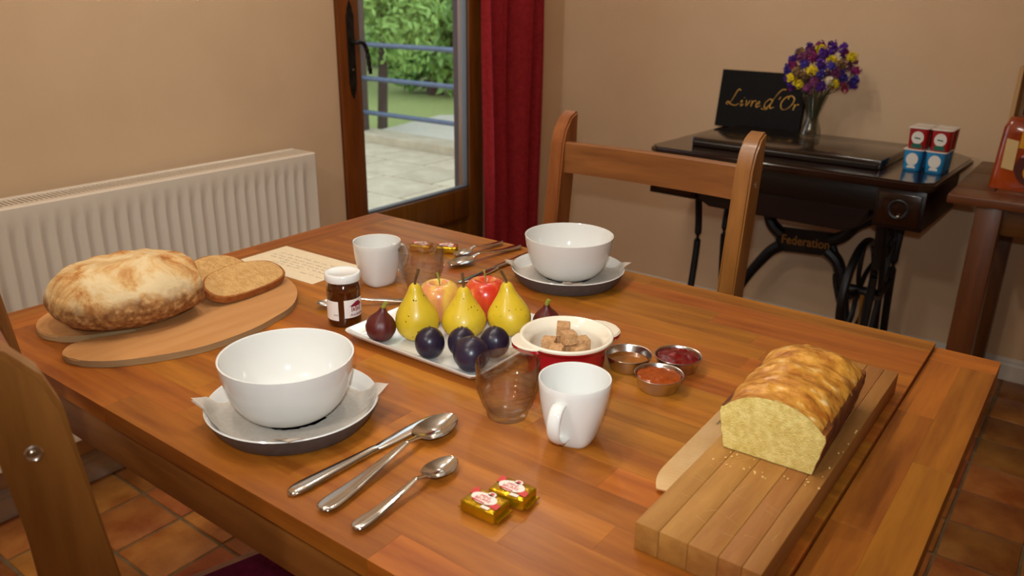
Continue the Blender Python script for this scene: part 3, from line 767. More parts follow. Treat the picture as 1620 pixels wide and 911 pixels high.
# ------------------------------------------------------------------ butter portions
def butter(x, y, rz, label, group, rot=(0, 0)):
    t = thing('butter_portion', label, 'butter', (x, y, TZ + .0005), 0, group, rot=(rot[0], rot[1], rz))
    b = bx(-.0205, .0205, -.0145, .0145, 0, .0135, bev=.003, seg=3)
    bmesh.ops.subdivide_edges(b, edges=b.edges[:], cuts=2, use_grid_fill=True)
    for v in b.verts:
        if v.co.z > .002:
            v.co += Vector((0, 0, .0007 * noise.noise(v.co * 120)))
    obj('foil_block', b, M['foil'], t, smooth=50)
    for s in (-1, 1):
        b = NB(); prism(b, [(s * .0200, -.0105), (s * .0240, -.0125), (s * .0245, .0125), (s * .0200, .0105)], .002, .0045, bev=.0005)
        for v in b.verts: v.co.z += .0015 * noise.noise(v.co * 150)
        obj('foil_fold', b, M['foil'], t)
    zt = .0142
    b = NB(); prism(b, [(-.0195, .001), (-.013, .001), (-.012, .010), (-.0195, .013)], zt, zt + .0003); obj('red_print', b, M['foilred'], t); b = NB(); prism(b, [(.010, -.008), (.0195, -.009), (.0195, -.001), (.012, .001)], zt, zt + .0003)
    obj('red_print', b, M['foilred'], t)
    b = NB(); prism(b, [(.0145 * math.cos(k / 28 * 6.2832) - .001, .0085 * math.sin(k / 28 * 6.2832)) for k in range(28)], zt + .0003, zt + .0006)
    prism(b, [(.0045 * math.cos(k / 16 * 6.2832) + .002, .0035 * math.sin(k / 16 * 6.2832) + .0095) for k in range(16)], zt + .0003, zt + .0006); prism(b, [(.004, -.0135), (.013, -.0135), (.013, -.0095), (.004, -.0095)], zt + .0003, zt + .0006)
    w = obj('white_print', b, M['foilwhite'], t)
    b = text_bm('MINI', .0060, M=T(-.001, .0022, zt + .0008), ext=.0001); b2 = text_bm('BEURRE', .0052, M=T(-.001, -.0026, zt + .0008), ext=.0001)
    me = bpy.data.meshes.new('x'); b2.to_mesh(me); b2.free(); b.from_mesh(me); bpy.data.meshes.remove(me)
    prism(b, [(-.011, -.0072), (.004, -.0080), (.004, -.0064), (-.0115, -.0052)], zt + .0007, zt + .0009)
    prism(b, [(.0024 * math.cos(k / 12 * 6.2832) + .002, .0017 * math.sin(k / 12 * 6.2832) + .0098) for k in range(12)], zt + .0007, zt + .0009)
    obj('lettering', b, M['foilred'], t); return t
butter(-.416, .522, math.radians(2), 'gold foil butter portion beside the teaspoon, the one nearer the table edge', 'gold foil butter portions')
butter(-.407, .555, math.radians(6), 'gold foil butter portion tucked against the other, on its side towards the mug', 'gold foil butter portions', (0.0, 0))
butter(-1.043, 1.108, math.radians(24), 'gold foil butter portion behind the far tumbler, next to the mug', 'gold foil butter portions')
butter(-.9985, 1.1330, math.radians(34), 'gold foil butter portion behind the far tumbler, next to the teaspoon', 'gold foil butter portions')

# ------------------------------------------------------------------ jam jar
jr = thing('jam_jar', 'small amber jam jar with white lid and house label', 'jar', (-.886, .767, TZ), 0)
obj('jar_body', lathe(NB(), smooth_prof([(0, .001), (.020, 0), (.0238, .0015), (.0252, .006), (.0255, .015), (.0255, .050), (.0252, .058), (.0236, .0635), (.0225, .066), (.0228, .070), (0, .070)], 2), 56), M['jarglass'], jr, smooth=50)
b = NB(); lathe(b, [(0, .0705), (.0262, .0705), (.0268, .0715), (.0268, .0805), (.0258, .0822), (.0240, .0826), (.0205, .0820), (.0195, .0812), (0, .0812)], 56); obj('lid', b, M['lidwhite'], jr, smooth=40)
toc = math.atan2(-.767, .886)               # direction from the jar to the photographer's side
def patch(a0, a1, z0, z1, r, th=.0003, n=16, M2=None):
    b = NB(); S = []
    for k in range(n + 1):
        a = a0 + (a1 - a0) * k / n; c, s = math.cos(a), math.sin(a)
        S.append([(r * c, r * s, z0), ((r + th) * c, (r + th) * s, z0), ((r + th) * c, (r + th) * s, z1), (r * c, r * s, z1)])
    loft(b, S); return b
obj('label', patch(toc - .02, toc + 1.35, .016, .0445, .0257), M['label'], jr); obj('label', patch(toc - 1.75, toc - .36, .012, .0425, .0257), M['label'], jr)
def on_jar(b, r=.0261):                     # wrap flat (x right, y up) artwork round the jar
    for v in b.verts:
        a = v.co.x / r; rr = r + v.co.z
        v.co = Vector((rr * math.cos(a), rr * math.sin(a), v.co.y))
    return b
def art(x, y0): return T(toc * .0261 + x, y0, 0)
b = NB(); hx0 = .0185
for w0, w1, h0, h1 in ((-.0085, -.0072, 0, .0085), (-.0016, .0000, 0, .0085), (.0060, .0074, 0, .0085), (-.0085, .0074, .0078, .0090)): prism(b, [(w0, h0), (w1, h0), (w1, h1), (w0, h1)], 0, .0003)
for cx in (-.0046, .0028): prism(b, [(cx - .0011, .0008), (cx + .0011, .0008), (cx + .0011, .0052), (cx, .0064), (cx - .0011, .0052)], 0, .0003)
rf = [(-.0110 + .0205 * k / 14, .0090) for k in range(15)]
b3 = NB()
prism(b3, [(-.0115, .0088), (-.0010, .0150), (.0050, .0158), (.0118, .0088)], 0, .0003)
me = bpy.data.meshes.new('x'); b3.to_mesh(me); b3.free(); b.from_mesh(me); bpy.data.meshes.remove(me)
bmesh.ops.subdivide_edges(b, edges=b.edges[:], cuts=3, use_grid_fill=True)
xf(b, T(toc * .0261 + .0190, .0255, .0)); on_jar(b); obj('house_print', b, M['maroon'], jr)
b = text_bm('Ancienne', .0062, shear=.25, M=T(toc * .0261 + .0195, .0205, .0001), ext=.0001); on_jar(b); obj('label_lettering', b, M['maroon'], jr)
b = text_bm('oxr', .0055, M=T(toc * .0261 - .0135, .0215, .0001), ext=.0001); on_jar(b); obj('label_lettering', b, M['ink'], jr)

# ------------------------------------------------------------------ card with handwriting
cd = thing('handwritten_card', 'cream card with faint handwritten lines lying behind the bread slices', 'card', (-1.163, .903, TZ), math.radians(1.5))
obj('paper', bx(-.105, .105, -.060, .060, .0002, .0010), M['card'], cd)
R_ = random.Random(4)
for q, (y, x0, x1) in enumerate(((.026, -.078, .060), (.012, -.085, .088), (.001, -.080, .075), (-.010, -.040, .088), (-.020, -.052, .030), (-.031, .04, .088))):
    b = NB(); x = x0
    while x < x1:
        wl = R_.uniform(.008, .022); pts = []
        for k in range(int(wl / .0016) + 2): pts.append((x + k * .0016, y + (R_.uniform(-.0018, .0026)), .00125))
        tube(b, pts, .00032, 4, sc=(1, .5)); x += wl + .006
    obj('handwriting', b, M['ink'], cd)
b = NB(); tube(b, crom([(-.050, -.034, .00125), (-.045, -.028, .00125), (-.040, -.037, .00125), (-.034, -.030, .00125), (-.030, -.036, .00125), (-.022, -.027, .00125)], 5), .0006, 4, sc=(1, .4)); tube(b, crom([(-.056, -.038, .00125), (-.04, -.041, .00125), (-.02, -.039, .00125)], 5), .0007, 4, sc=(1, .4)); obj('signature', b, M['ink'], cd)
# ------------------------------------------------------------------ bread board, loaf, slices
bo = [(-1.205, .457), (-1.243, .482), (-1.262, .520), (-1.276, .572), (-1.284, .640), (-1.278, .700), (-1.250, .768), (-1.200, .812), (-1.150, .829), (-1.103, .826), (-1.055, .808), (-1.018, .783), (-.984, .745), (-.967, .700), (-.954, .645), (-.955, .575),
      (-.974, .521), (-1.006, .470), (-1.044, .441), (-1.075, .435), (-1.096, .443), (-1.108, .462), (-1.102, .490), (-1.088, .520), (-1.078, .545), (-1.084, .549), (-1.098, .525), (-1.115, .495), (-1.138, .468), (-1.168, .453)]
bb_ = thing('bread_board', 'flat leaf shaped wooden bread board with a notch, under the loaf', 'board', (-1.12, .63, TZ + .0005))
pts = [(p.x + 1.12, p.y - .63) for p in crom([(a, b, 0) for a, b in bo], 3, True)]
b = NB(); prism(b, pts, 0, .0095, bev=.0016, seg=2)
for f in b.faces: f.material_index = 0 if abs(f.normal.z) > .6 else 1
bmesh.ops.recalc_face_normals(b, faces=b.faces[:]); b.normal_update()
for f in b.faces: f.material_index = 0 if f.normal.z > .5 else 1
obj('plank', b, [M['breadboard'], M['breadedge']], bb_)
BZ = TZ + .0102

def loaf_mat():
    m, nt, b = _m('floury_crust'); N = nt.nodes; Lk = nt.links
    tc = N.new('ShaderNodeTexCoord'); sp = N.new('ShaderNodeSeparateXYZ'); Lk.new(tc.outputs['Object'], sp.inputs[0])
    def nz(s, d=6, st=(1, 1, 1)):
        mp = N.new('ShaderNodeMapping'); mp.inputs['Scale'].default_value = st; Lk.new(tc.outputs['Object'], mp.inputs[0])
        n = N.new('ShaderNodeTexNoise'); n.inputs['Scale'].default_value = s; n.inputs['Detail'].default_value = d; Lk.new(mp.outputs[0], n.inputs['Vector']); return n
    def ramp(inp, st):
        r = N.new('ShaderNodeValToRGB'); e = r.color_ramp.elements
        e[0].position, e[0].color = st[0][0], rgb(st[0][1]); e[1].position, e[1].color = st[-1][0], rgb(st[-1][1])
        for p, c in st[1:-1]: x = e.new(p); x.color = rgb(c)
        Lk.new(inp, r.inputs[0]); return r
    # baked patches against floury crust on the dome
    n1 = nz(17, 10); n1.inputs['Roughness'].default_value = .68; n1.inputs['Distortion'].default_value = .7
    r1 = ramp(n1.outputs['Fac'], [(.42, hx('#dcc294')), (.52, hx('#cfa468')), (.60, hx('#b5773a')), (.70, hx('#94551f'))])
    # grainy underside
    r2 = ramp(nz(110, 7).outputs['Fac'], [(.36, hx('#7a4a20')), (.55, hx('#a2713c')), (.72, hx('#d0a870'))])
    ad = N.new('ShaderNodeMath'); ad.operation = 'MULTIPLY_ADD'; ad.inputs[1].default_value = .05; n3 = nz(26); Lk.new(n3.outputs['Fac'], ad.inputs[0]); Lk.new(sp.outputs[2], ad.inputs[2])
    mr = N.new('ShaderNodeMapRange'); mr.inputs[1].default_value = .066; mr.inputs[2].default_value = .082; Lk.new(ad.outputs[0], mr.inputs[0])
    mx = N.new('ShaderNodeMix'); mx.data_type = 'RGBA'; Lk.new(mr.outputs[0], mx.inputs[0]); Lk.new(r2.outputs[0], mx.inputs[6]); Lk.new(r1.outputs[0], mx.inputs[7])
    Lk.new(mx.outputs[2], b.inputs['Base Color']); b.inputs['Roughness'].default_value = .8
    bp = N.new('ShaderNodeBump'); bp.inputs['Strength'].default_value = .5; bp.inputs['Distance'].default_value = .004; Lk.new(nz(70, 8).outputs['Fac'], bp.inputs['Height']); Lk.new(bp.outputs[0], b.inputs['Normal'])
    return m
M['loaf'] = loaf_mat()
lo = thing('bread_loaf', 'round crusty floury country loaf cut in half on the bread board', 'bread', (-1.134, .568, BZ), math.radians(-12))
b = NB(); NA, NP = 72, 40; CUT = .088; G = []
for i in range(NP + 1):
    ph = i / NP                              # 0 bottom .. 1 top
    a = (ph - .30) * math.pi / 1.40 if ph > .30 else (ph - .30) / .30 * math.pi / 2
    row = []
    for k in range(NA):
        th = 2 * math.pi * k / NA
        if ph > .30:
            q = (ph - .30) / .70; rr = math.cos(q * math.pi / 2) ** .72; z = .038 + .056 * math.sin(q * math.pi / 2) ** .90
        else:
            q = ph / .30; rr = .56 * min(1, q * 3) if q < .333 else .56 + .44 * math.sin((q - .333) / .667 * math.pi / 2); z = 0 if q < .333 else .038 * ((q - .333) / .667) ** 1.1
        d = Vector((math.cos(th), math.sin(th), z * 8))
        w = 1 + .07 * noise.noise(d * 1.4) + .025 * noise.noise(d * 4)
        x, y = .094 * rr * math.cos(th) * w, .116 * rr * math.sin(th) * w
        if ph > .45: z += .006 * noise.noise(Vector((x * 22, y * 22, 3))) + .004 * noise.noise(Vector((x * 50, y * 50, 1)))
        if y > CUT: y = CUT + (y - CUT) * .02
        row.append(b.verts.new((x, y, max(0, z))))
    G.append(row)
for A, B in zip(G, G[1:]):
    for k in range(NA): b.faces.new((A[k], A[(k + 1) % NA], B[(k + 1) % NA], B[k]))
b.faces.new(G[0][::-1]); b.faces.new(G[-1])
b.normal_update(); bmesh.ops.recalc_face_normals(b, faces=b.faces[:])
for f in b.faces:
    if f.normal.y > .8 and f.calc_center_median().y > CUT - .001: f.material_index = 1
obj('crust', b, [M['loaf'], M['crumb']], lo, smooth=50)
def slice_(label, loc, rot, seed, W=.078, H=.080):
    t = thing('bread_slice', label, 'bread', loc, 0, 'cut bread slices', rot=rot)
    out = []
    for k in range(44):                       # outline: flat base, domed top (x along base, y up)
        a = 2 * math.pi * k / 44; c, s = math.cos(a), math.sin(a)
        x = W * math.copysign(abs(c) ** .85, c); y = (H * .42) + (H * .58 * s ** .9 if s > 0 else H * .42 * -(abs(s) ** .7))
        w = 1 + .04 * noise.noise(Vector((c * 2, s * 2, seed)))
        out.append((x * w, y * w))
    b = NB(); prism(b, out, 0, .011, bev=.0012, seg=2)
    for v in b.verts: v.co.z += .0012 * noise.noise(Vector((v.co.x * 40, v.co.y * 40, seed)))
    obj('crust', b, M['slicecrust'], t, smooth=40)
    b = NB(); inn = [(x * .945, .0025 + y * .945) for x, y in out]
    prism(b, inn, -.0004, .0117, bev=.0006); obj('crumb', b, M['crumb'], t, smooth=40); return t
def lean(along, tilt): # base edge direction (angle of +x axis in plan), tilt up from flat
    return (RZ(along) @ RX(tilt)).to_euler()
slice_('slice of brown bread leaning on top of another slice', (-1.064, .742, BZ + .0012), lean(math.radians(96), math.radians(20)), 2.0, .077, .076)
slice_('slice of brown bread underneath, partly covered by the leaning slice and the loaf', (-1.130, .735, BZ + .0010), lean(math.radians(104), math.radians(22)), 5.0, .066, .076)

# ------------------------------------------------------------------ fruit plate and fruit
fx, fy, fw_, fh = -.712, .828, .124, .112
fp = NB(); secs = []
for z, k in ((.0, -.026), (.0, -.018), (.004, -.012), (.0155, .0), (.0168, .0), (.0165, -.0025), (.0075, -.016), (.0062, -.024), (.0058, -.05)):
    ring = []
    hw_, hh_ = fw_ + k, fh + k; r = max(.004, .012 + k * .25)
    for cxs, cys, a0 in ((1, 1, 0), (-1, 1, 90), (-1, -1, 180), (1, -1, 270)):
        for q in range(6):
            a = math.radians(a0 + q * 18); ring.append((cxs * (hw_ - r) + r * math.cos(a), cys * (hh_ - r) + r * math.sin(a), z))
    secs.append(ring)
loft(fp, secs); q = obj('fruit_platter', fp, M['white'], None, (fx, fy, TZ + .0004), (0, 0, 0), smooth=50); tag(q, 'white square porcelain platter holding the fruit', 'plate')
FZ = TZ + .0068
def fruit_lathe(prof, fn=None, seg=36): b = NB(); lathe(b, smooth_prof(prof, 3), seg, fn=fn); return b
def wob(seed, amt, sc=30): 
    def f(p, a):
        n = noise.noise(Vector((p.x * sc, p.y * sc, p.z * sc + seed * 7.1))); return Vector((p.x * (1 + amt * n), p.y * (1 + amt * n), p.z))
    return f
def pear(x, y, lab, seed, lean_=(0, 0), H=.086, r=.0315):
    t = thing('pear', lab, 'pear', (x, y, FZ), random.Random(seed).uniform(0, 6), 'yellow pears on the platter', rot=(lean_[0], lean_[1], seed))
    k = r / .0315; h = H / .086
    P = [(0, .003), (.010, .0005), (.020, .004 * h), (.0285, .014 * h), (.0315, .026 * h), (.0295, .038 * h), (.0235, .050 * h), (.0165, .062 * h), (.0115, .072 * h), (.0085, .080 * h), (.0045, .085 * h), (0, .0835 * h)]
    obj('skin', fruit_lathe([(a * k, c) for a, c in P], wob(seed, .10, 22)), M['pear'], t, smooth=60)
    b = NB(); tube(b, crom([(0, 0, .081 * h), (.001, 0, .090 * h), (.005, .001, .100 * h), (.007, .002, .106 * h)], 4), lambda u: .0016 + .0008 * u, 8); obj('stem', b, M['stem'], t)
    R = random.Random(seed * 3); b = NB()
    for q in range(34):
        a = R.uniform(0, 6.28); z = R.uniform(.012, .07) * h; rr = interp([(c, a_ * k) for a_, c in P[1:-1]], z) * 1.0
        ctr = Vector((rr * math.cos(a), rr * math.sin(a), z)); ctr = wob(seed, .10, 22)(ctr, a)
        n_ = Vector((math.cos(a), math.sin(a), .15)); l = R.uniform(.0006, .0030); s_ = R.uniform(.0005, .0011); d = R.uniform(0, 3)
        up_ = Vector((-math.sin(a) * math.cos(d), math.cos(a) * math.cos(d), math.sin(d))); si = n_.cross(up_)
        o_ = ctr + n_ * .0003
        b.faces.new([b.verts.new(o_ + up_ * l), b.verts.new(o_ + si * s_), b.verts.new(o_ - up_ * l), b.verts.new(o_ - si * s_)])
    obj('speckles', b, M['speck'], t, smooth=0); return t
pear(-.748, .783, 'yellow pear on the platter beside the fig with green stem', 1.0, (.06, -.05))
pear(-.698, .828, 'yellow pear in the middle of the three pears', 2.2, (-.02, .05), .076, .0320)
pear(-.652, .877, 'yellow pear on the platter beside the sugar pot', 3.7, (.03, .08), .080, .0325)
def apple_mat(name, c1, c2, c3):
    return mk(name, c1, c2, c3, ns=3.2, st=(16, 16, 1.6), detail=6, lo=.40, hi=.56, rough=.26, coat=.3, spec=.5, offs=False)
M['appleR'] = apple_mat('red_apple_skin', hx('#c8301c'), hx('#d2582c'), hx('#e8a258'))
M['appleY'] = apple_mat('yellow_apple_skin', hx('#d88a58'), hx('#dfb04c'), hx('#e6c05c'))
def apple(x, y, lab, m, r, seed):
    t = thing('apple', lab, 'apple', (x, y, FZ), seed, 'apples behind the pears')
    k = r / .034
    P = [(0, .006), (.008, .003), (.016, .0005), (.026, .006), (.0325, .020), (.034, .034), (.0315, .048), (.024, .0585), (.014, .0605), (.007, .0555), (0, .051)]
    obj('skin', fruit_lathe([(a * k, c * k) for a, c in P], wob(seed, .06, 14)), m, t, smooth=60)
    b = NB(); tube(b, crom([(0, 0, .050 * k), (.001, 0, .060 * k), (-.002, .002, .076 * k)], 4), lambda u: .0011 + .0006 * u, 7); obj('stem', b, M['greenstem'], t); return t
apple(-.770, .854, 'pale yellow apple with pink blush behind the first pear', M['appleY'], .0335, 1.0)
apple(-.718, .902, 'red streaked apple with long stem behind the pears', M['appleR'], .0350, 2.0)
def plum(x, y, lab, r, seed, ax=1.08):
    t = thing('plum', lab, 'plum', (x, y, FZ), seed, 'dark plums on the platter')
    P = [(r * math.sin(a), r * ax - r * ax * math.cos(a)) for a in [k / 18 * math.pi for k in range(19)]]; P[0] = (0, 0); P[-1] = (0, 2 * r * ax)
    def f(p, a):
        g = 1 - .05 * math.exp(-((a - 1.2) / .25) ** 2); n = 1 + .03 * noise.noise(Vector((p.x * 40, p.y * 40, p.z * 40 + seed)))
        return Vector((p.x * g * n, p.y * g * n, p.z))
    b = NB(); lathe(b, P, 36, fn=f); obj('skin', b, M['plum'], t, smooth=70)
    b = NB(); tube(b, [(0, 0, 2 * r * ax - .0008), (.0006, 0, 2 * r * ax + .0022)], .0013, 7); obj('stem_end', b, M['stem'], t); return t
plum(-.688, .742, 'dark blue plum on the platter in front of the first pear', .0205, 1.0)
plum(-.656, .772, 'dark blue plum partly hidden behind the biggest plum', .0197, 2.0)
plum(-.618, .746, 'biggest dark blue plum at the corner of the platter', .0240, 3.0, 1.0)
plum(-.620, .799, 'dark blue plum on the platter next to the sugar pot', .0205, 4.0)
def fig(x, y, lab, r, seed, lean_):
    t = thing('fig', lab, 'fig', (x, y, FZ), seed, 'figs on the platter', rot=(lean_[0], lean_[1], 0))
    k = r / .0215
    P = [(0, .001), (.009, .0015), (.0165, .007), (.0213, .017), (.0205, .026), (.0165, .034), (.0100, .0405), (.0058, .0455), (.0038, .050), (0, .0505)]
    obj('skin', fruit_lathe([(a * k, c * k) for a, c in P], lambda p, a: Vector((p.x * (1 + .02 * math.sin(a * 9)), p.y * (1 + .02 * math.sin(a * 9)), p.z))), M['fig'], t, smooth=60)
    b = NB(); tube(b, crom([(0, 0, .048 * k), (.001, 0, .053 * k), (.003, .001, .059 * k)], 3), .0030, 9); obj('stem', b, M['greenstem'], t); return t
fig(-.785, .740, 'dark red fig with green stem at the corner of the platter by the jar', .0218, 1.0, (-.10, .12))
fig(-.612, .913, 'dark purple fig at the back of the platter behind the sugar pot', .0200, 2.0, (.1, .05))

# ------------------------------------------------------------------ sugar pot
sp_ = thing('sugar_pot', 'small red enamel pot with cream inside and two lug handles, filled with sugar cubes', 'pot', (-.534, .846, TZ + .0003), math.radians(61))
b = NB(); lathe(b, smooth_prof([(0, .001), (.046, .0), (.0505, .002), (.0520, .008), (.0528, .022), (.0535, .034), (.0560, .038), (.0610, .041), (.0625, .0445)], 2), 64); obj('outside', b, M['redenamel'], sp_, smooth=40)
b = NB(); lathe(b, smooth_prof([(.0625, .0445), (.0634, .0470), (.0625, .0490), (.0590, .0488), (.0555, .0455), (.0490, .0385), (.0475, .030), (.0470, .014), (.0440, .0075), (.030, .0055), (0, .0055)], 2), 64); obj('inside', b, M['cream'], sp_, smooth=50)
for s in (-1, 1):
    A = [(.0560, -.031), (.0640, -.027), (.0720, -.020), (.0765, -.010), (.0780, 0), (.0765, .010), (.0720, .020), (.0640, .027), (.0560, .031)]
    b = NB(); prism(b, [(s * x, y) for x, y in A], .0395, .0440, bev=.0012); h_ = obj('lug_handle', b, M['redenamel'], sp_)
    b = NB(); prism(b, [(s * (x + (.0004 if abs(x) > .058 else 0)), y) for x, y in A], .0440, .0480, bev=.0016, seg=2); obj('enamel_top', b, M['cream'], h_)
sc_ = NB(); box(sc_, -.0090, .0090, -.0090, .0090, 0, .0160, bev=.001, seg=2)
bmesh.ops.subdivide_edges(sc_, edges=sc_.edges[:], cuts=2, use_grid_fill=True)
for v in sc_.verts: v.co += Vector([.0005 * noise.noise(v.co * 300 + Vector((k * 9, 0, 0))) for k in range(3)])
sug0 = None; spots = [(0, 0, 0, .3, 0)]
for k in range(6): a = k * math.pi / 3 + .2; spots.append((.0275 * math.cos(a), .0275 * math.sin(a), 0, a, 0))
for k in range(5): a = k * math.pi * .4 + 1.0; spots.append((.0235 * math.cos(a), .0235 * math.sin(a), .0168, a + .2 * (k % 2), .03))
spots.append((.001, .001, .0169, .5, .02)); spots.append((-.013, .011, .0345, .55, .08)); spots.append((.010, -.009, .0342, 1.0, -.05))
LBL = ('light brown sugar cube at the bottom of the red pot', 'light brown sugar cube in the upper layer inside the red pot', 'light brown sugar cube on top of the heap in the red pot')
for k, (dx, dy, dz, rz, tx) in enumerate(spots):
    loc = (-.534 + dx, .846 + dy, TZ + .0064 + dz); rot = (tx, tx * .5, rz)
    if sug0 is None: sug0 = obj('sugar_cube', sc_, M['sugar'], None, loc, rot, smooth=30); o = sug0
    else: o = inst(sug0, None, loc, rot)
    tag(o, LBL[0 if dz < .01 else (1 if dz < .03 else 2)], 'sugar cube', 'sugar cubes in the red pot')

# ------------------------------------------------------------------ steel dishes of jam and honey
def dish(x, y, lab, fill, flab, fname, fcat, lump=0, seed=0, lvl=.0150):
    z = TZ + .0002
    b = NB(); lathe(b, [(0, .0), (.022, 0), (.0245, .0008), (.0268, .006), (.0300, .0185), (.0318, .0198), (.0322, .0206), (.0318, .0210), (.0306, .0206), (.0294, .0186), (.0262, .0064), (.0242, .0022), (.020, .0012), (0, .0012)], 56)
    tag(obj('steel_dish', b, M['steelb'], None, (x, y, z), smooth=35), lab, 'dish', 'small round steel dishes')
    b = NB(); rim = interp([(.0064, .0260), (.0186, .0292)], lvl)
    P = [(0, .0016), (.0196, .0016), (.0236, .0026), (.0257, .0066), (rim - .0006, lvl), (rim - .002, lvl + .0003)] + [((rim - .002) * (1 - k / 10), lvl + .0003 + lump * (1 - (1 - k / 10) ** 2) * 2) for k in range(1, 10)] + [(0, lvl + lump * 2)]
    def f(p, a):
        if p.z > lvl: 
            n = noise.noise(Vector((p.x * 90, p.y * 90, seed))) + .3 * noise.noise(Vector((p.x * 200, p.y * 200, seed + 3)))
            return Vector((p.x, p.y, p.z + lump * 1.6 * n))
        return p
    lathe(b, P, 56, fn=f); tag(obj(fname, b, fill, None, (x, y, z), smooth=70), flab, fcat)
dish(-.465, .896, 'small steel dish of honey beside the red sugar pot', M['honey'], 'clear golden honey in a steel dish beside the red pot', 'honey', 'honey', 0, 0, .0115)
dish(-.410, .934, 'small steel dish heaped with dark red jam', M['redjam'], 'dark red lumpy jam heaped in a steel dish', 'red_jam', 'jam', .0026, 2.0, .0180)
dish(-.404, .866, 'small steel dish of orange jam, between the other dishes and the mug', M['orangejam'], 'smooth orange brown jam in a steel dish', 'orange_jam', 'jam', .0009, 5.0, .0172)

# ------------------------------------------------------------------ chopping board, cake, bread knife
cbx0, cbx1, cby0, cby1, cbh = -.2735, -.1555, .562, 1.042, .029
cbt = thing('chopping_board', 'thick worn wooden chopping board of glued planks under the cake', 'board', ((cbx0 + cbx1) / 2, (cby0 + cby1) / 2, TZ + .0006))
M['cbtop'] = mk('chopping_board_wood', hx('#96602a'), hx('#ae783a'), hx('#7c4e20'), ns=3, st=(16, 1.6, 16), detail=8, rough=.6, rand=.07, hrand=.006, bump=.1, bs=30)
edges_ = [0, .024, .052, .080, .101, .118]; hl = (cby1 - cby0) / 2
for a, c in zip(edges_, edges_[1:]):
    x0 = -.059 + a; w = c - a
    o = obj('plank', bx(-w / 2 + .0001, w / 2 - .0001, -hl, hl, 0, cbh, bev=.0009, seg=2), M['cbtop'], cbt, (x0 + w / 2, 0, 0))
R_ = random.Random(9); b = NB()
for q in range(34):                          # knife scores
    x, y = R_.uniform(-.052, .05), R_.uniform(-.215, -.02); l = R_.uniform(.008, .035); a = R_.uniform(-.5, .3) + (1.2 if R_.random() < .25 else 0)
    d = Vector((math.cos(a), math.sin(a), 0)); s_ = Vector((-d.y, d.x, 0)) * .00022; c0 = Vector((x, y, cbh + .00015)); 
    if abs(x + d.x * l) > .056: continue
    b.faces.new([b.verts.new(c0 - s_), b.verts.new(c0 + d * l), b.verts.new(c0 + s_), b.verts.new(c0)])
obj('score_marks', b, mk('score_mark', hx('#c79a62'), rough=.8), cbt, smooth=0)
CZ = TZ + .0006 + cbh + .0002
def cake_mat():
    m = mk('baked_cake_crust', hx('#a25c18'), hx('#d89838'), hx('#f2da9e'), ns=5.0, st=(7, 11, 9), detail=7, lo=.36, hi=.58, rough=.42, bump=.45, bs=7, bst=(9, 13, 9), coat=.35, offs=False, coatrough=.25)
    return m
M['cakecrust'] = cake_mat()
M['cakeside'] = mk('cake_side_crust', hx('#5c2c08'), hx('#8a4a12'), ns=40, rough=.75, bump=.4, bs=120)
ck = thing('loaf_cake', 'golden yellow loaf cake with baked crust top, cut open at one end', 'cake', (-.2155, .735, CZ), math.radians(2))
b = NB(); secs = []; LEN = .178; NX = 30
def cake_top(u, s):
    x = u * .056; y = s * LEN
    dome = .062 * (1 - .32 * abs(u) ** 2.6) + .007 * (1 - u * u)
    ends = 1 - .16 * sst(s, .82, 1.0) ** 1.5
    ridg = .0042 * noise.noise(Vector((x * 18, y * 48, 1.3))) + .0030 * noise.noise(Vector((x * 60, y * 80, 6.2))) + .0016 * noise.noise(Vector((x * 160, y * 160, 2.2)))
    return dome * ends + ridg * sst(s, .0, .06) + .004 * sst(s, .05, .3)
for i in range(49):
    s = i / 48; ring = []; y = s * LEN; tap = 1 - .05 * sst(s, .88, 1)
    for k in range(8):
        ring.append((-.0465 * tap + .093 * tap * k / 7, y, 0))
    for k in range(1, 7): 
        t_ = k / 7; ring.append((tap * (.0465 + .0095 * t_ + .0012 * noise.noise(Vector((9, y * 60, t_ * 6)))), y, .060 * (.78) * t_))
    for k in range(NX + 1):
        u = 1 - 2 * k / NX; z = cake_top(u, s); rx = .0575 - .004 * abs(u) ** 8
        ring.append((tap * u * rx, y, max(.047, z)))
    for k in range(6, 0, -1):
        t_ = k / 7; ring.append((-tap * (.0465 + .0095 * t_ + .0012 * noise.noise(Vector((2, y * 60, t_ * 6)))), y, .060 * (.78) * t_))
    secs.append(ring)
loft(b, secs); b.normal_update(); bmesh.ops.recalc_face_normals(b, faces=b.faces[:])
for f in b.faces:
    c = f.calc_center_median(); f.material_index = 0 if c.z > .050 else 1
obj('crust', b, [M['cakecrust'], M['cakeside']], ck, smooth=50)
b = NB(); ring0 = [Vector(p) for p in secs[0]]; cc = Vector((0, 0, .034))
def shrink(p): 
    d = p - cc; d.y = 0; return Vector((cc.x + d.x * .986, -.0012 + .0006 * noise.noise(p * 200), cc.z + d.z * (.968 if p.z < .04 else .994)))
outer = [b.verts.new(shrink(p)) for p in ring0]; back = [b.verts.new(shrink(p) + Vector((0, .004, 0))) for p in ring0]
lv = [outer]
for sc2 in (.8, .6, .4, .2):
    lv.append([b.verts.new((cc.x + (v.co.x - cc.x) * sc2, -.0012 + .0007 * noise.noise(v.co * 300 * sc2), cc.z + (v.co.z - cc.z) * sc2)) for v in outer])
n = len(outer)
for A, B in zip(lv, lv[1:]):
    for k in range(n): b.faces.new((A[k], A[(k + 1) % n], B[(k + 1) % n], B[k]))
b.faces.new(lv[-1])
for k in range(n): b.faces.new((back[k], back[(k + 1) % n], outer[(k + 1) % n], outer[k]))
obj('crumb_face', b, M['cakecrumb'], ck, smooth=40)
cr0 = None; R_ = random.Random(21)
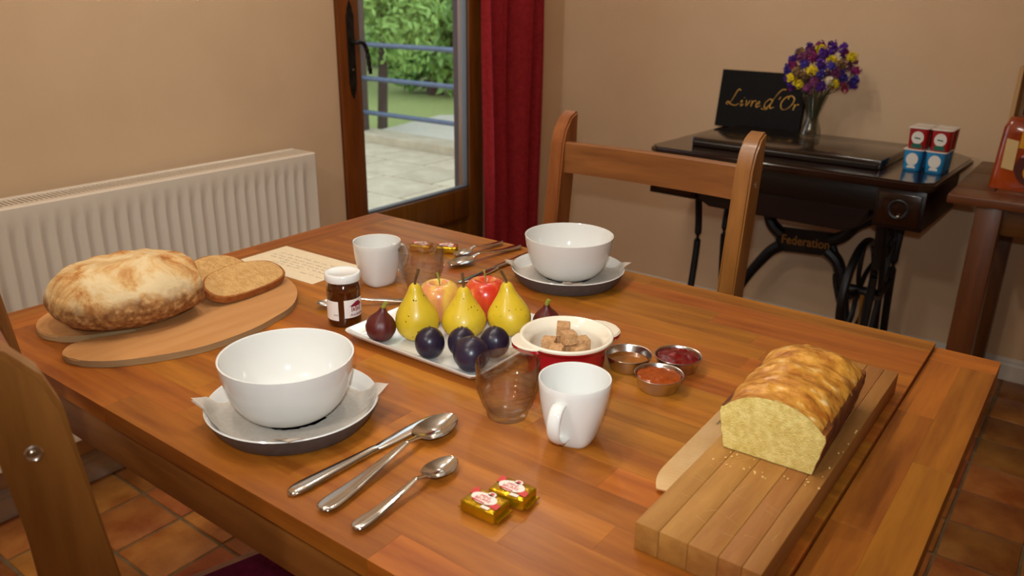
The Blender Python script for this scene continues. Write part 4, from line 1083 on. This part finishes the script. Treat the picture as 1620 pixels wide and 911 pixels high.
for k in range(30):
    x = R_.uniform(-.262, -.168); y = R_.uniform(.700, .728) if k < 22 else R_.uniform(.70, .86); 
    if k >= 22: x = R_.uniform(-.156, -.1605)
    s_ = R_.uniform(.5, 1.3)
    if cr0 is None:
        b = NB(); bmesh.ops.create_icosphere(b, subdivisions=1, radius=.0011)
        for v in b.verts: v.co *= 1 + .4 * noise.noise(v.co * 900)
        cr0 = obj('cake_crumb', b, M['crumbs'], None, (x, y, CZ + .0008)); o = cr0
    else: o = inst(cr0, None, (x, y, CZ + .0008), (k, k * 2, k * 3))
    o.scale = (s_, s_, s_ * .8); tag(o, 'tiny golden cake crumb on the chopping board', 'crumb', 'cake crumbs')
# serrated knife leaning on the board's long side
kn = thing('bread_knife', 'serrated steel bread knife leaning against the chopping board beside the cake', 'knife', (-.3110, .650, TZ + .0012), math.radians(1.0))
tl_ = math.radians(9); KM = RY(-tl_)
b = NB(); W_ = .0350; spine = []; edge = []; N_ = 300; LB = .235
for i in range(N_ + 1):
    y = .004 + (LB - .004) * i / N_
    sp0 = 0 + .018 * max(0, 1 - (y + .002) / .055) ** 2.2
    ed = W_ - .003 * max(0, 1 - y / .03) ** 2
    ser = .0022 * abs(math.sin(y / .0062 * math.pi)) if y > .012 else 0
    ed = ed * (1 - .0) - ser
    spine.append((sp0, y)); edge.append((ed, y))
A = [b.verts.new((x, y, 0)) for x, y in spine]; A2_ = [b.verts.new((x, y, .0018)) for x, y in spine]; E1 = [b.verts.new((x, y, .0009)) for x, y in edge]
Mm = [b.verts.new((W_ * .72, y, .0018)) for x, y in spine]; Mn = [b.verts.new((W_ * .72, y, 0)) for x, y in spine]
for i in range(N_):
    for P_, Q_ in ((A, A2_), (A2_, Mm), (Mm, E1), (E1, Mn), (Mn, A)): b.faces.new((P_[i], P_[i + 1], Q_[i + 1], Q_[i]))
b.faces.new((A[0], A2_[0], Mm[0], E1[0], Mn[0])); b.faces.new((A[-1], Mn[-1], E1[-1], Mm[-1], A2_[-1]))
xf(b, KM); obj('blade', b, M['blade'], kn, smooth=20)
b = text_bm('INOX', .0048, M=KM @ T(.0125, .172, .00195) @ RZ(-math.pi / 2), ext=.00005); obj('blade_stamp', b, M['radgap'], kn)
b = NB(); hs = []
for y, w, h in ((.236, .009, .006), (.245, .0105, .0075), (.29, .0105, .0078), (.335, .0115, .0080), (.348, .008, .006)):
    hs.append([(.016 + w * math.cos(a), y, .0009 + h * math.sin(a)) for a in [k / 14 * 6.2832 for k in range(14)]])
loft(b, hs); xf(b, T(0, 0, .0050) @ KM); obj('handle', b, M['castiron'], kn)
# ------------------------------------------------------------------ treadle sewing table
sw_ = thing('sewing_table', 'antique treadle sewing machine table with dark top and black iron stand', 'table', (-.80, 2.66, 0), math.radians(-2.5))
def swp(name, x0, x1, y0, y1, z0, z1, bev=.004, m='darkwood', seg=2, parent=sw_): return obj(name, bx(x0, x1, y0, y1, z0, z1, bev=bev, seg=seg), M[m], parent)
b = NB(); c_ = .035
prism(b, [(-.445, -.235 + c_), (-.445 + c_, -.235), (.445 - c_, -.235), (.445, -.235 + c_), (.445, .285), (.385, .355), (-.445, .355)], .733, .760, bev=.007, seg=3); obj('table_top', b, M['darkwood'], sw_)
ld = swp('folded_lid', -.335, .275, -.125, .235, .7605, .789, .004)
obj('lid_moulding', bx(-.330, .270, -.133, -.125, .7605, .777, bev=.003), M['darkwood2'], ld)
swp('apron', -.41, .41, -.195, -.175, .655, .733, .003, 'darkwood2'); swp('apron', -.41, .41, .19, .21, .655, .733, .003, 'darkwood2')
b = NB(); prism(b, [(-.28, .655), (.28, .655), (.28, .640), (.26, .60), (.22, .58), (-.22, .58), (-.26, .60), (-.28, .640)], -.195, -.02, axis='y', bev=.004); obj('machine_well', b, M['darkwood2'], sw_)
def drawer(x0, x1, z0, hole):
    d = swp('drawer_case', x0, x1, -.215, .18, z0, .733, .003, 'darkwood2')
    f_ = swp('drawer_front', x0 + .010, x1 - .010, -.222, -.214, z0 + .012, .722, .003, 'darkwood', parent=d)
    b = NB(); lathe(b, [(.027, -.002), (.029, .0005), (.026, .002), (.022, .001), (.020, -.001), (0, -.0015)], 28)
    xf(b, T((x0 + x1) / 2, -.223, (z0 + .735) / 2) @ RX(math.pi / 2) @ Matrix.Diagonal((1, 1.0, 1, 1))); obj('oval_pull', b, M['castiron'], f_)
    b = NB(); bmesh.ops.create_uvsphere(b, u_segments=14, v_segments=8, radius=.005); xf(b, T((x0 + x1) / 2 + .004, -.228, z0 + .04)); obj('pull_ring', b, M['steel'], f_)
drawer(.300, .432, .618, True); drawer(-.432, -.262, .600, True)
# cast iron stand
IZ = .145                                    # y of the brace behind (local)
b = NB()
L_ = [(-.112, .462), (.112, .476), (.104, .392), (-.100, .374)]
prism(b, L_, IZ - .006, IZ + .006, axis='y', bev=.002)
plate_ = obj('name_plate', b, M['castiron'], sw_)
def arm(pts, w0, w1):
    b = NB(); P = crom([(x, IZ, z) for x, z in pts], 7)
    tube(b, P, lambda t: w0 + (w1 - w0) * t, 10, sc=(.55, 1), upv=(0, 0, 1)) if False else tube(b, P, lambda t: w0 + (w1 - w0) * t, 10)
    obj('brace_arm', b, M['castiron'], sw_)
arm([(-.085, .435), (-.125, .465), (-.150, .510), (-.185, .530), (-.230, .545), (-.275, .60)], .024, .013)
arm([(-.085, .395), (-.125, .360), (-.185, .270), (-.225, .190), (-.290, .06)], .023, .012)
arm([(.085, .448), (.125, .470), (.165, .515), (.215, .545), (.28, .60)], .023, .013)
arm([(.080, .410), (.120, .375), (.150, .300), (.170, .200), (.215, .06)], .024, .014)
arm([(.090, .44), (.118, .38), (.122, .31), (.15, .22)], .012, .008)
b = text_bm('Federation', .046, bold=.0006, M=T(.002, IZ - .0068, .425) @ RY(math.radians(-3.2)) @ RX(math.pi / 2) @ Matrix.Diagonal((.86, 1, 1, 1)), ext=.0006); obj('gold_lettering', b, M['dullgold'], plate_)
for s in (-1, 1):                            # two openwork side frames
    X = s * .300
    sf = obj('side_frame', bx(X - .010, X + .010, -.13, .19, .590, .618, bev=.003), M['castiron'], sw_)
    for q, P in enumerate(([(-.11, .60), (-.085, .45), (-.10, .28), (-.135, .12), (-.175, .0)], [(.17, .60), (.135, .45), (.145, .28), (.175, .12), (.205, .0)], [(-.06, .60), (-.02, .48), (.02, .36), (.05, .22), (.10, .08)], [(.11, .60), (.07, .48), (.03, .36), (-.01, .22), (-.06, .08)],
                           [(-.15, .07), (.02, .10), (.19, .07)], [(-.09, .36), (.02, .33), (.14, .36)], [(.02, .58), (.055, .52), (.02, .47), (-.015, .52), (.02, .58)])):
        if s < 0 and q not in (0, 1, 4): continue
        b = NB(); tube(b, crom([(X, y, z) for y, z in P], 6), .0125 if q < 2 else .009, 8); obj('frame_bar', b, M['castiron'], sf)
# drive wheel inside the right frame, turning about the x axis
wh = obj('drive_wheel', tube(NB(), [(.235, .015 + .165 * math.cos(a), .335 + .165 * math.sin(a)) for a in [k / 48 * 6.2832 for k in range(48)]], .013, 10, closed=True, upv=(1, 0, 0)), M['castiron'], sw_)
for k in range(5):
    a = k / 5 * 6.2832 + .4; b = NB(); P = crom([(.235, .015 + r_ * math.cos(a + dd), .335 + r_ * math.sin(a + dd)) for r_, dd in ((.02, 0), (.07, .25), (.12, .1), (.163, 0))], 5); tube(b, P, .008, 8, upv=(1, 0, 0)); obj('spoke', b, M['castiron'], wh)
b = NB(); tube(b, [(.20, .015, .335), (.29, .015, .335)], .018, 14, upv=(0, 0, 1)); obj('hub', b, M['castiron'], wh)
b = NB(); tube(b, [(.255, .0, .33), (.262, -.01, .18), (.20, .0, .07)], .008, 8); obj('pitman_rod', b, M['gold'], sw_)
obj('treadle_plate', bx(-.18, .18, -.12, .15, .055, .068, bev=.003), M['castiron'], sw_)

# ------------------------------------------------------------------ guest book
gb = thing('guest_book', 'black guest book standing upright, gold script reading Livre d Or', 'book', (-1.089, 2.9965, .7632), 0, rot=(math.radians(-9), 0, 0))
obj('cover', bx(-.153, .153, -.004, 0, 0, .205, bev=.0015), M['bookblack'], gb); obj('cover', bx(-.153, .153, .016, .020, 0, .205, bev=.0015), M['bookblack'], gb)
obj('pages', bx(-.149, .148, .0, .016, .004, .200), M['pages'], gb)
STK = {'L': [[(.62, .98), (.50, 1.06), (.40, .95), (.33, .6), (.22, .2), (.06, .02), (-.04, .10), (.06, .20), (.30, .04), (.62, .0), (.80, .14)]], 'i': [[(.0, .32), (.12, .46), (.10, .1), (.18, .0), (.32, .18)], [(.20, .66), (.22, .70)]],
       'v': [[(.0, .46), (.08, .40), (.14, .02), (.28, .26), (.36, .50)]], 'r': [[(.04, .50), (.08, .0)], [(.07, .24), (.16, .44), (.28, .50), (.36, .44)]], 'e': [[(.02, .2), (.24, .34), (.20, .50), (.06, .36), (.08, .06), (.22, .0), (.42, .18)]],
       'd': [[(.36, .44), (.20, .52), (.02, .28), (.06, .02), (.24, .06), (.40, .4)], [(.90, 1.12), (.66, 1.08), (.46, .7), (.34, .2), (.42, .0), (.6, .1)], [(-.1, -.05), (.1, -.1), (.3, .0)]], "'": [[(.06, .86), (.0, .66)]], 'O': [[(.52, .94), (.20, .84), (.02, .45), (.16, .06), (.46, .02), (.74, .34), (.78, .74), (.54, .95), (.36, .84), (.40, .7)]]}
b = NB(); x = -.120; SZ = .83
for ch, sc2, adv in (('L', .066, .058), ('i', .05, .021), ('v', .052, .026), ('r', .052, .022), ('e', .05, .036), ('d', .074, .052), ("'", .06, .014), ('O', .062, .056), ('r', .052, .02)):
    for S in STK[ch]:
        P = crom([(x + (a * sc2 + c * sc2 * .22) * SZ, -.0047, .080 + c * sc2 * SZ) for a, c in S], 6)
        tube(b, P, lambda t: .0007 + .0011 * abs(math.sin(t * 5 + 1)), 6, sc=(1, 1), upv=(0, 1, 0))
    x += adv * SZ
for v in b.verts: v.co.y = -.0042 + (v.co.y + .0047) * .2
obj('gold_script', b, M['gold'], gb)
gb.scale = (1.065, 1.0, 1.03)

# ------------------------------------------------------------------ vase and flowers
VX, VY, VZ = -.820, 2.775, .7895
b = NB(); lathe(b, smooth_prof([(0, 0), (.030, 0), (.033, .004), (.034, .012), (.032, .030), (.024, .052), (.0205, .066), (.0215, .080), (.028, .104), (.036, .126), (.041, .140), (.0400, .1415), (.0385, .140), (.0335, .126), (.0255, .104), (.0190, .080), (.0180, .066), (.0212, .052), (.029, .030), (.0305, .014), (.026, .009), (0, .008)], 2), 48)
tag(obj('glass_vase', b, M['vaseglass'], None, (VX, VY, VZ), smooth=60), 'waisted clear glass vase of dried flowers on the sewing table', 'vase')
R_ = random.Random(17)
FC = [('purple', '#4a1c78', 15), ('violet blue', '#3a2c80', 11), ('magenta', '#7a1c58', 13), ('mauve', '#6c3058', 9), ('yellow', '#c8b018', 7), ('cream white', '#c8b89c', 8), ('pink', '#b03058', 4), ('dried brown', '#7c5a38', 6)]
FM = {c: mk('petal_' + c.replace(' ', '_'), hx(h), tuple(min(1, v * 1.5) for v in hx(h)), ns=60, rough=.8, rand=.15) for c, h, n in FC}
proto = {}
for v_ in range(3):
    b = NB()
    for k in range(40):
        d = Vector((R_.gauss(0, 1), R_.gauss(0, 1), R_.gauss(.25, 1))).normalized(); p = d * R_.uniform(.004, .0125); n_ = d; a = n_.orthogonal().normalized(); c = n_.cross(a); s_ = R_.uniform(.004, .0068)
        ring = [b.verts.new(p + n_ * s_ * .35 + (a * math.cos(q) + c * math.sin(q)) * s_ * (1 if i % 2 else .55)) for i, q in enumerate([t / 8 * 6.2832 for t in range(8)])]
        ct_ = b.verts.new(p)
        for i in range(8): b.faces.new((ct_, ring[i], ring[(i + 1) % 8]))
    me = bpy.data.meshes.new('blossom'); b.to_mesh(me); b.free(); proto[v_] = me
seq = [c for c, h, n in FC for _ in range(n)]; R_.shuffle(seq)
tot = len(seq); FP = []
for k in range(tot):                         # scatter through the bouquet, then push blossoms apart
    u = (k + .5) / tot; ph = math.acos(1 - 1.45 * u); th = k * 2.39996; rr = .62 + .40 * ((k * .618) % 1)
    FP.append(Vector((math.sin(ph) * math.cos(th) * rr, math.sin(ph) * math.sin(th) * rr, math.cos(ph) * rr)))
EX, EY, EZ = .114, .100, .104
FP = [Vector((p.x * EX, p.y * EY, p.z * EZ)) for p in FP]
for it in range(260):
    for a in range(tot):
        for c in range(a + 1, tot):
            d = FP[a] - FP[c]; L_d = d.length
            if L_d < .0335: q = d.normalized() * (.0335 - L_d) * .5; FP[a] += q; FP[c] -= q
    for a in range(tot):
        p = FP[a]; r_ = math.sqrt((p.x / EX) ** 2 + (p.y / EY) ** 2 + (p.z / EZ) ** 2)
        if r_ > 1.04: p *= 1.04 / r_
        if p.z < -.046: p.z = -.046
        h_ = math.hypot(p.x, p.y)
        if p.z < -.015 and h_ < .045: s_ = .045 / max(h_, .005); p.x *= s_; p.y *= s_
for k, c in enumerate(seq):
    p = FP[k] + Vector((VX, VY, VZ + .208)); th = math.atan2(FP[k].y, FP[k].x)
    me = proto[k % 3].copy(); me.materials.append(FM[c])
    f_ = bpy.data.objects.new('dried_flower', me); COL.objects.link(f_); f_.location = p; f_.rotation_euler = (R_.uniform(-1, 1), R_.uniform(-1, 1), R_.uniform(0, 6)); s_ = R_.uniform(1.14, 1.36); f_.scale = (s_,) * 3
    tag(f_, c + ' dried flower in the bouquet in the glass vase', 'flower', c + ' dried flowers in the vase')
    rp_ = math.hypot(FP[k].x, FP[k].y); a_ = th
    P_ = [(.4, .012), (.5, .070), (.62, .105), (1.0, .142)]      # keep inside the glass: share of the way out, height
    lim = {.012: .020, .070: .0145, .105: .021, .142: .033}
    pts_ = [Vector((VX + math.cos(a_) * min(rp_ * .5 * q + .002, lim[h]), VY + math.sin(a_) * min(rp_ * .5 * q + .002, lim[h]), VZ + h)) for q, h in P_]
    sb_ = NB(); tube(sb_, pts_ + [pts_[-1].lerp(p, .5), p], .0008, 5); s1 = obj('stem', sb_, M['drystem'], None); s1.parent = f_
    s1.matrix_parent_inverse = (Matrix.Translation(p) @ f_.rotation_euler.to_matrix().to_4x4() @ Matrix.Diagonal((*f_.scale, 1))).inverted()

# ------------------------------------------------------------------ yoghurt pots
M['yblue'] = mk('yoghurt_blue_print', hx('#1c6ea8'), hx('#2f8fc0'), ns=20, rough=.4); M['yred'] = mk('yoghurt_red_print', hx('#8c1018'), hx('#a81c14'), ns=20, rough=.4)
M['ywhite'] = mk('yoghurt_white', hx('#d9d2c8'), rough=.35); M['ygreen'] = mk('yoghurt_green_print', hx('#1c5a48'), rough=.45); M['ypink'] = mk('yoghurt_rose_print', hx('#c08a8a'), rough=.45)
def yog(x, y, z, main, lab, grp):
    t = thing('yoghurt_pot', lab, 'yoghurt', (x, y, z), math.radians(-2.5), grp)
    sq = lambda p, a: Vector((p.x, p.y, p.z)) * 1.0
    def rs(w, z_, n=28, e=5.):
        out = []
        for k in range(n):
            a = 2 * math.pi * k / n; c, s = math.cos(a), math.sin(a); q = (abs(c) ** e + abs(s) ** e) ** (-1 / e); out.append((w * q * c, w * q * s, z_))
        return out
    b = NB(); loft(b, [rs(.0225, .0), (rs(.0240, .002)), rs(.0265, .056), rs(.0268, .0600)]); obj('cup', b, M[main], t, smooth=50)
    b = NB(); loft(b, [rs(.0292, .0600, e=8), rs(.0295, .0606, e=8), rs(.0295, .0618, e=8), rs(.0285, .0624, e=8)]); obj('foil_lid', b, M['ywhite'], t, smooth=40)
    sl = math.atan2(.0025, .054)
    b = NB(); prism(b, [(.0165 * math.cos(k / 24 * 6.2832), .0185 * math.sin(k / 24 * 6.2832) + .034) for k in range(24)], -.0006, .0006, axis='y')
    for v in b.verts: v.co.y += -(.0240 + (v.co.z - .002) / .054 * .0025) * 1.0
    lb = obj('front_label', b, M['ywhite'], t)
    b = NB()
    if main == 'yblue': prism(b, [(-.012, .008), (.012, .008), (.010, .0155), (-.010, .0155)], -.0005, .0005, axis='y'); prism(b, [(-.009, .026), (.002, .022), (.011, .024), (.002, .0255)], -.0011, -.0004, axis='y')
    else: prism(b, [(-.016, .004), (.016, .004), (.012, .017), (-.012, .017)], -.0005, .0005, axis='y'); prism(b, [(-.008, .032), (.008, .030), (.008, .0335), (-.008, .0355)], -.0011, -.0004, axis='y')
    for v in b.verts: v.co.y += -(.0242 + (v.co.z - .002) / .054 * .0025)
    obj('print', b, M['ywhite' if main == 'yblue' else 'ygreen'], lb)
    return t
for i in range(2):
    for j in range(2):
        xx, yy = -.4595 + i * .0605 + .0026 * j, 2.604 + j * .0605 - .0026 * i
        WHR = ('edge side' if j == 0 else 'wall side') + (' beside the folded lid' if i == 0 else ' by the table end')
        yog(xx, yy, .7602, 'yblue', 'blue yoghurt pot, bottom layer, ' + WHR, 'blue yoghurt pots')
        yog(xx + .004, yy + .004, .7602 + .0626, 'yred', 'red yoghurt pot on the blue ones, ' + WHR, 'red yoghurt pots')

# ------------------------------------------------------------------ side table, crate, packet
sd = thing('side_table', 'brown wooden side table next to the sewing table', 'table', (.12, 2.72, 0))
def sdp(name, x0, x1, y0, y1, z0, z1, m='sidewood', bev=.004): return obj(name, bx(x0, x1, y0, y1, z0, z1, bev=bev, seg=2), M[m], sd)
for k, (y0, y1) in enumerate(((-.295, -.185), (-.184, -.06), (-.059, .06), (.061, .18), (.181, .295))): sdp('top_plank', -.352 if k else -.450, .55, y0, y1, .715, .740)
for k, (y0, y1) in enumerate(((-.184, .06), (.061, .295))): sdp('top_plank', -.450, -.353, y0, y1, .715, .740)
sdp('apron', -.34, .5, -.262, -.244, .640, .715); sdp('apron', -.34, .5, .245, .262, .640, .715); sdp('apron', -.36, -.345, -.24, .24, .640, .715)
for x in (-.3455, .50):
    for y in (-.25, .25): sdp('leg', x - .032, x + .032, y - .032, y + .032, 0, .715, 'sidewood_z')
cr_ = thing('wooden_crate', 'pale wooden crate standing on end at the back of the side table', 'crate', (-.115, 2.84, .7405))
for n_, a in (('side_panel', (-.145, -.133, -.06, .06, 0, .315)), ('side_panel', (.133, .145, -.06, .06, 0, .315)), ('top_panel', (-.133, .133, -.06, .06, .303, .315)), ('bottom_panel', (-.133, .133, -.06, .06, 0, .012))): obj(n_, bx(*a, bev=.0015), M['crate'], cr_)
for k in range(4): obj('back_board', bx(-.133, .133, .046, .054, .013 + k * .0725, .013 + k * .0725 + .0705, bev=.001), M['crate'], cr_)
M['pkorange'] = mk('orange_plastic_wrap', hx('#9c3c0c'), hx('#7a2808'), hx('#b85418'), ns=6, rough=.2, coat=.6, bump=.35, bs=16)
M['pkyellow'] = mk('packet_yellow_print', hx('#c88a14'), rough=.3); M['pkbrown'] = mk('packet_brown_print', hx('#4a1c10'), rough=.35); M['pkcream'] = mk('packet_cream_print', hx('#c8a870'), rough=.4); M['pkpink'] = mk('packet_rose_print', hx('#b07a84'), rough=.4)
pk = thing('cake_packet', 'orange wrapped food packet with yellow label on the side table', 'packet', (-.165, 2.612, .7405), math.radians(-4))
b = NB(); secs = []
for k in range(15):
    q = k / 14; z = q * .195; w = .092 * (1 - .10 * q - .10 * sst(q, .85, 1)); d = .040 * (1 - .12 * q - .5 * sst(q, .85, 1)) * (1 if k else .95)
    ring = []
    for i in range(36):
        a = i / 36 * 6.2832; c, s = math.cos(a), math.sin(a); e = 4.; r_ = (abs(c) ** e + abs(s) ** e) ** (-1 / e)
        n_ = 1 + .03 * noise.noise(Vector((c * 2, s * 2, q * 5)))
        ring.append((w * r_ * c * n_, d * r_ * s * n_, z))
    secs.append(ring)
loft(b, secs); obj('wrapper', b, M['pkorange'], pk, smooth=60)
def flat(pts, m, name, dy, th=.0008):
    b = NB(); prism(b, pts, -.0445 - dy, -.0445 - dy + th + .004, axis='y'); return obj(name, b, M[m], pk)
flat([(-.066, .060), (-.036, .055), (-.036, .135), (-.066, .140)], 'pkcream', 'window_print', -.0035)
flat([(-.034, .118), (.07, .110), (.07, .165), (-.032, .170)], 'pkyellow', 'label_print', -.0030)
flat([(.052 * math.cos(k / 28 * 6.2832) + .018, .050 * math.sin(k / 28 * 6.2832) + .066) for k in range(28)], 'pkbrown', 'oval_print', -.0024)
flat([(.034 * math.cos(k / 24 * 6.2832) + .022, .030 * math.sin(k / 24 * 6.2832) + .056) for k in range(24)], 'pkyellow', 'round_print', -.0018)
b = NB()
for P in ([(-.024, .135), (-.018, .155), (-.010, .140), (-.014, .128)], [(.0, .140), (.004, .158), (.016, .150), (.024, .160), (.034, .142)], [(-.022, .094), (-.006, .106), (.004, .096), (.02, .108), (.04, .102)]): tube(b, crom([(x, -.0448, z) for x, z in P], 5), .0026, 6, sc=(1, 1), upv=(0, 1, 0))
for v in b.verts: v.co.y = -.0436 + (v.co.y + .0448) * .3
obj('script_print', b, M['pkpink'], pk)
b = NB(); prism(b, [(.004, .056), (.014, .064), (.020, .058), (.030, .070), (.040, .060), (.030, .052), (.022, .046), (.016, .054)], -.0440, -.0425, axis='y'); obj('bird_print', b, M['pkbrown'], pk)
b = NB(); prism(b, [(-.03, 0), (.05, -.004), (.07, .010), (.0, .012), (-.034, .016)], -.006, .006, axis='y', bev=.002); obj('twist_tie', b, M['castiron'], pk, (-.02, 0, .196), (0, .25, 0))

# ------------------------------------------------------------------ pendant lamp over the table (above the frame)
pl = thing('pendant_lamp', 'brass pendant bar with three bare globe bulbs above the table', 'lamp', (-.88, .72, 2.02))
obj('bar', bx(-.015, .015, -.42, .42, .06, .085, bev=.004), M['lampmetal'], pl)
b = NB(); tube(b, [(0, 0, .085), (0, 0, .48)], .008, 10); obj('stem', b, M['lampmetal'], pl)
for k, yy in enumerate((-.36, 0, .36)):
    b = NB(); lathe(b, [(0, .06), (.014, .06), (.018, .055), (.019, .030), (.016, .026), (0, .026)], 28); s_ = obj('socket', b, M['lampmetal'], pl, (0, yy, 0))
    light('pendant_bulb_light', 'POINT', (-.88, .72 + yy, 1.985), LAMP_W, WARM, size=.024)
FILL_GLOW = mk('fill_lamp_glow', (1, .9, .75), emit=2.5)  # glowing diffusers of the two unseen lamps added as fill
for lab, x_, y_ in (('added unseen round fill lamp on the ceiling behind the near chair', -.60, -.95), ('added unseen round fill lamp on the ceiling between curtain and sewing table', -1.60, 2.28)):
    cl = thing('added_fill_lamp', lab, 'lamp', (x_, y_, 2.5), 0, 'added fill lamps on the ceiling')
    b = NB(); lathe(b, [(0, 0), (.14, 0), (.15, -.02), (.13, -.06), (.07, -.09), (0, -.10)], 36); obj('diffuser', b, FILL_GLOW, cl, smooth=50)
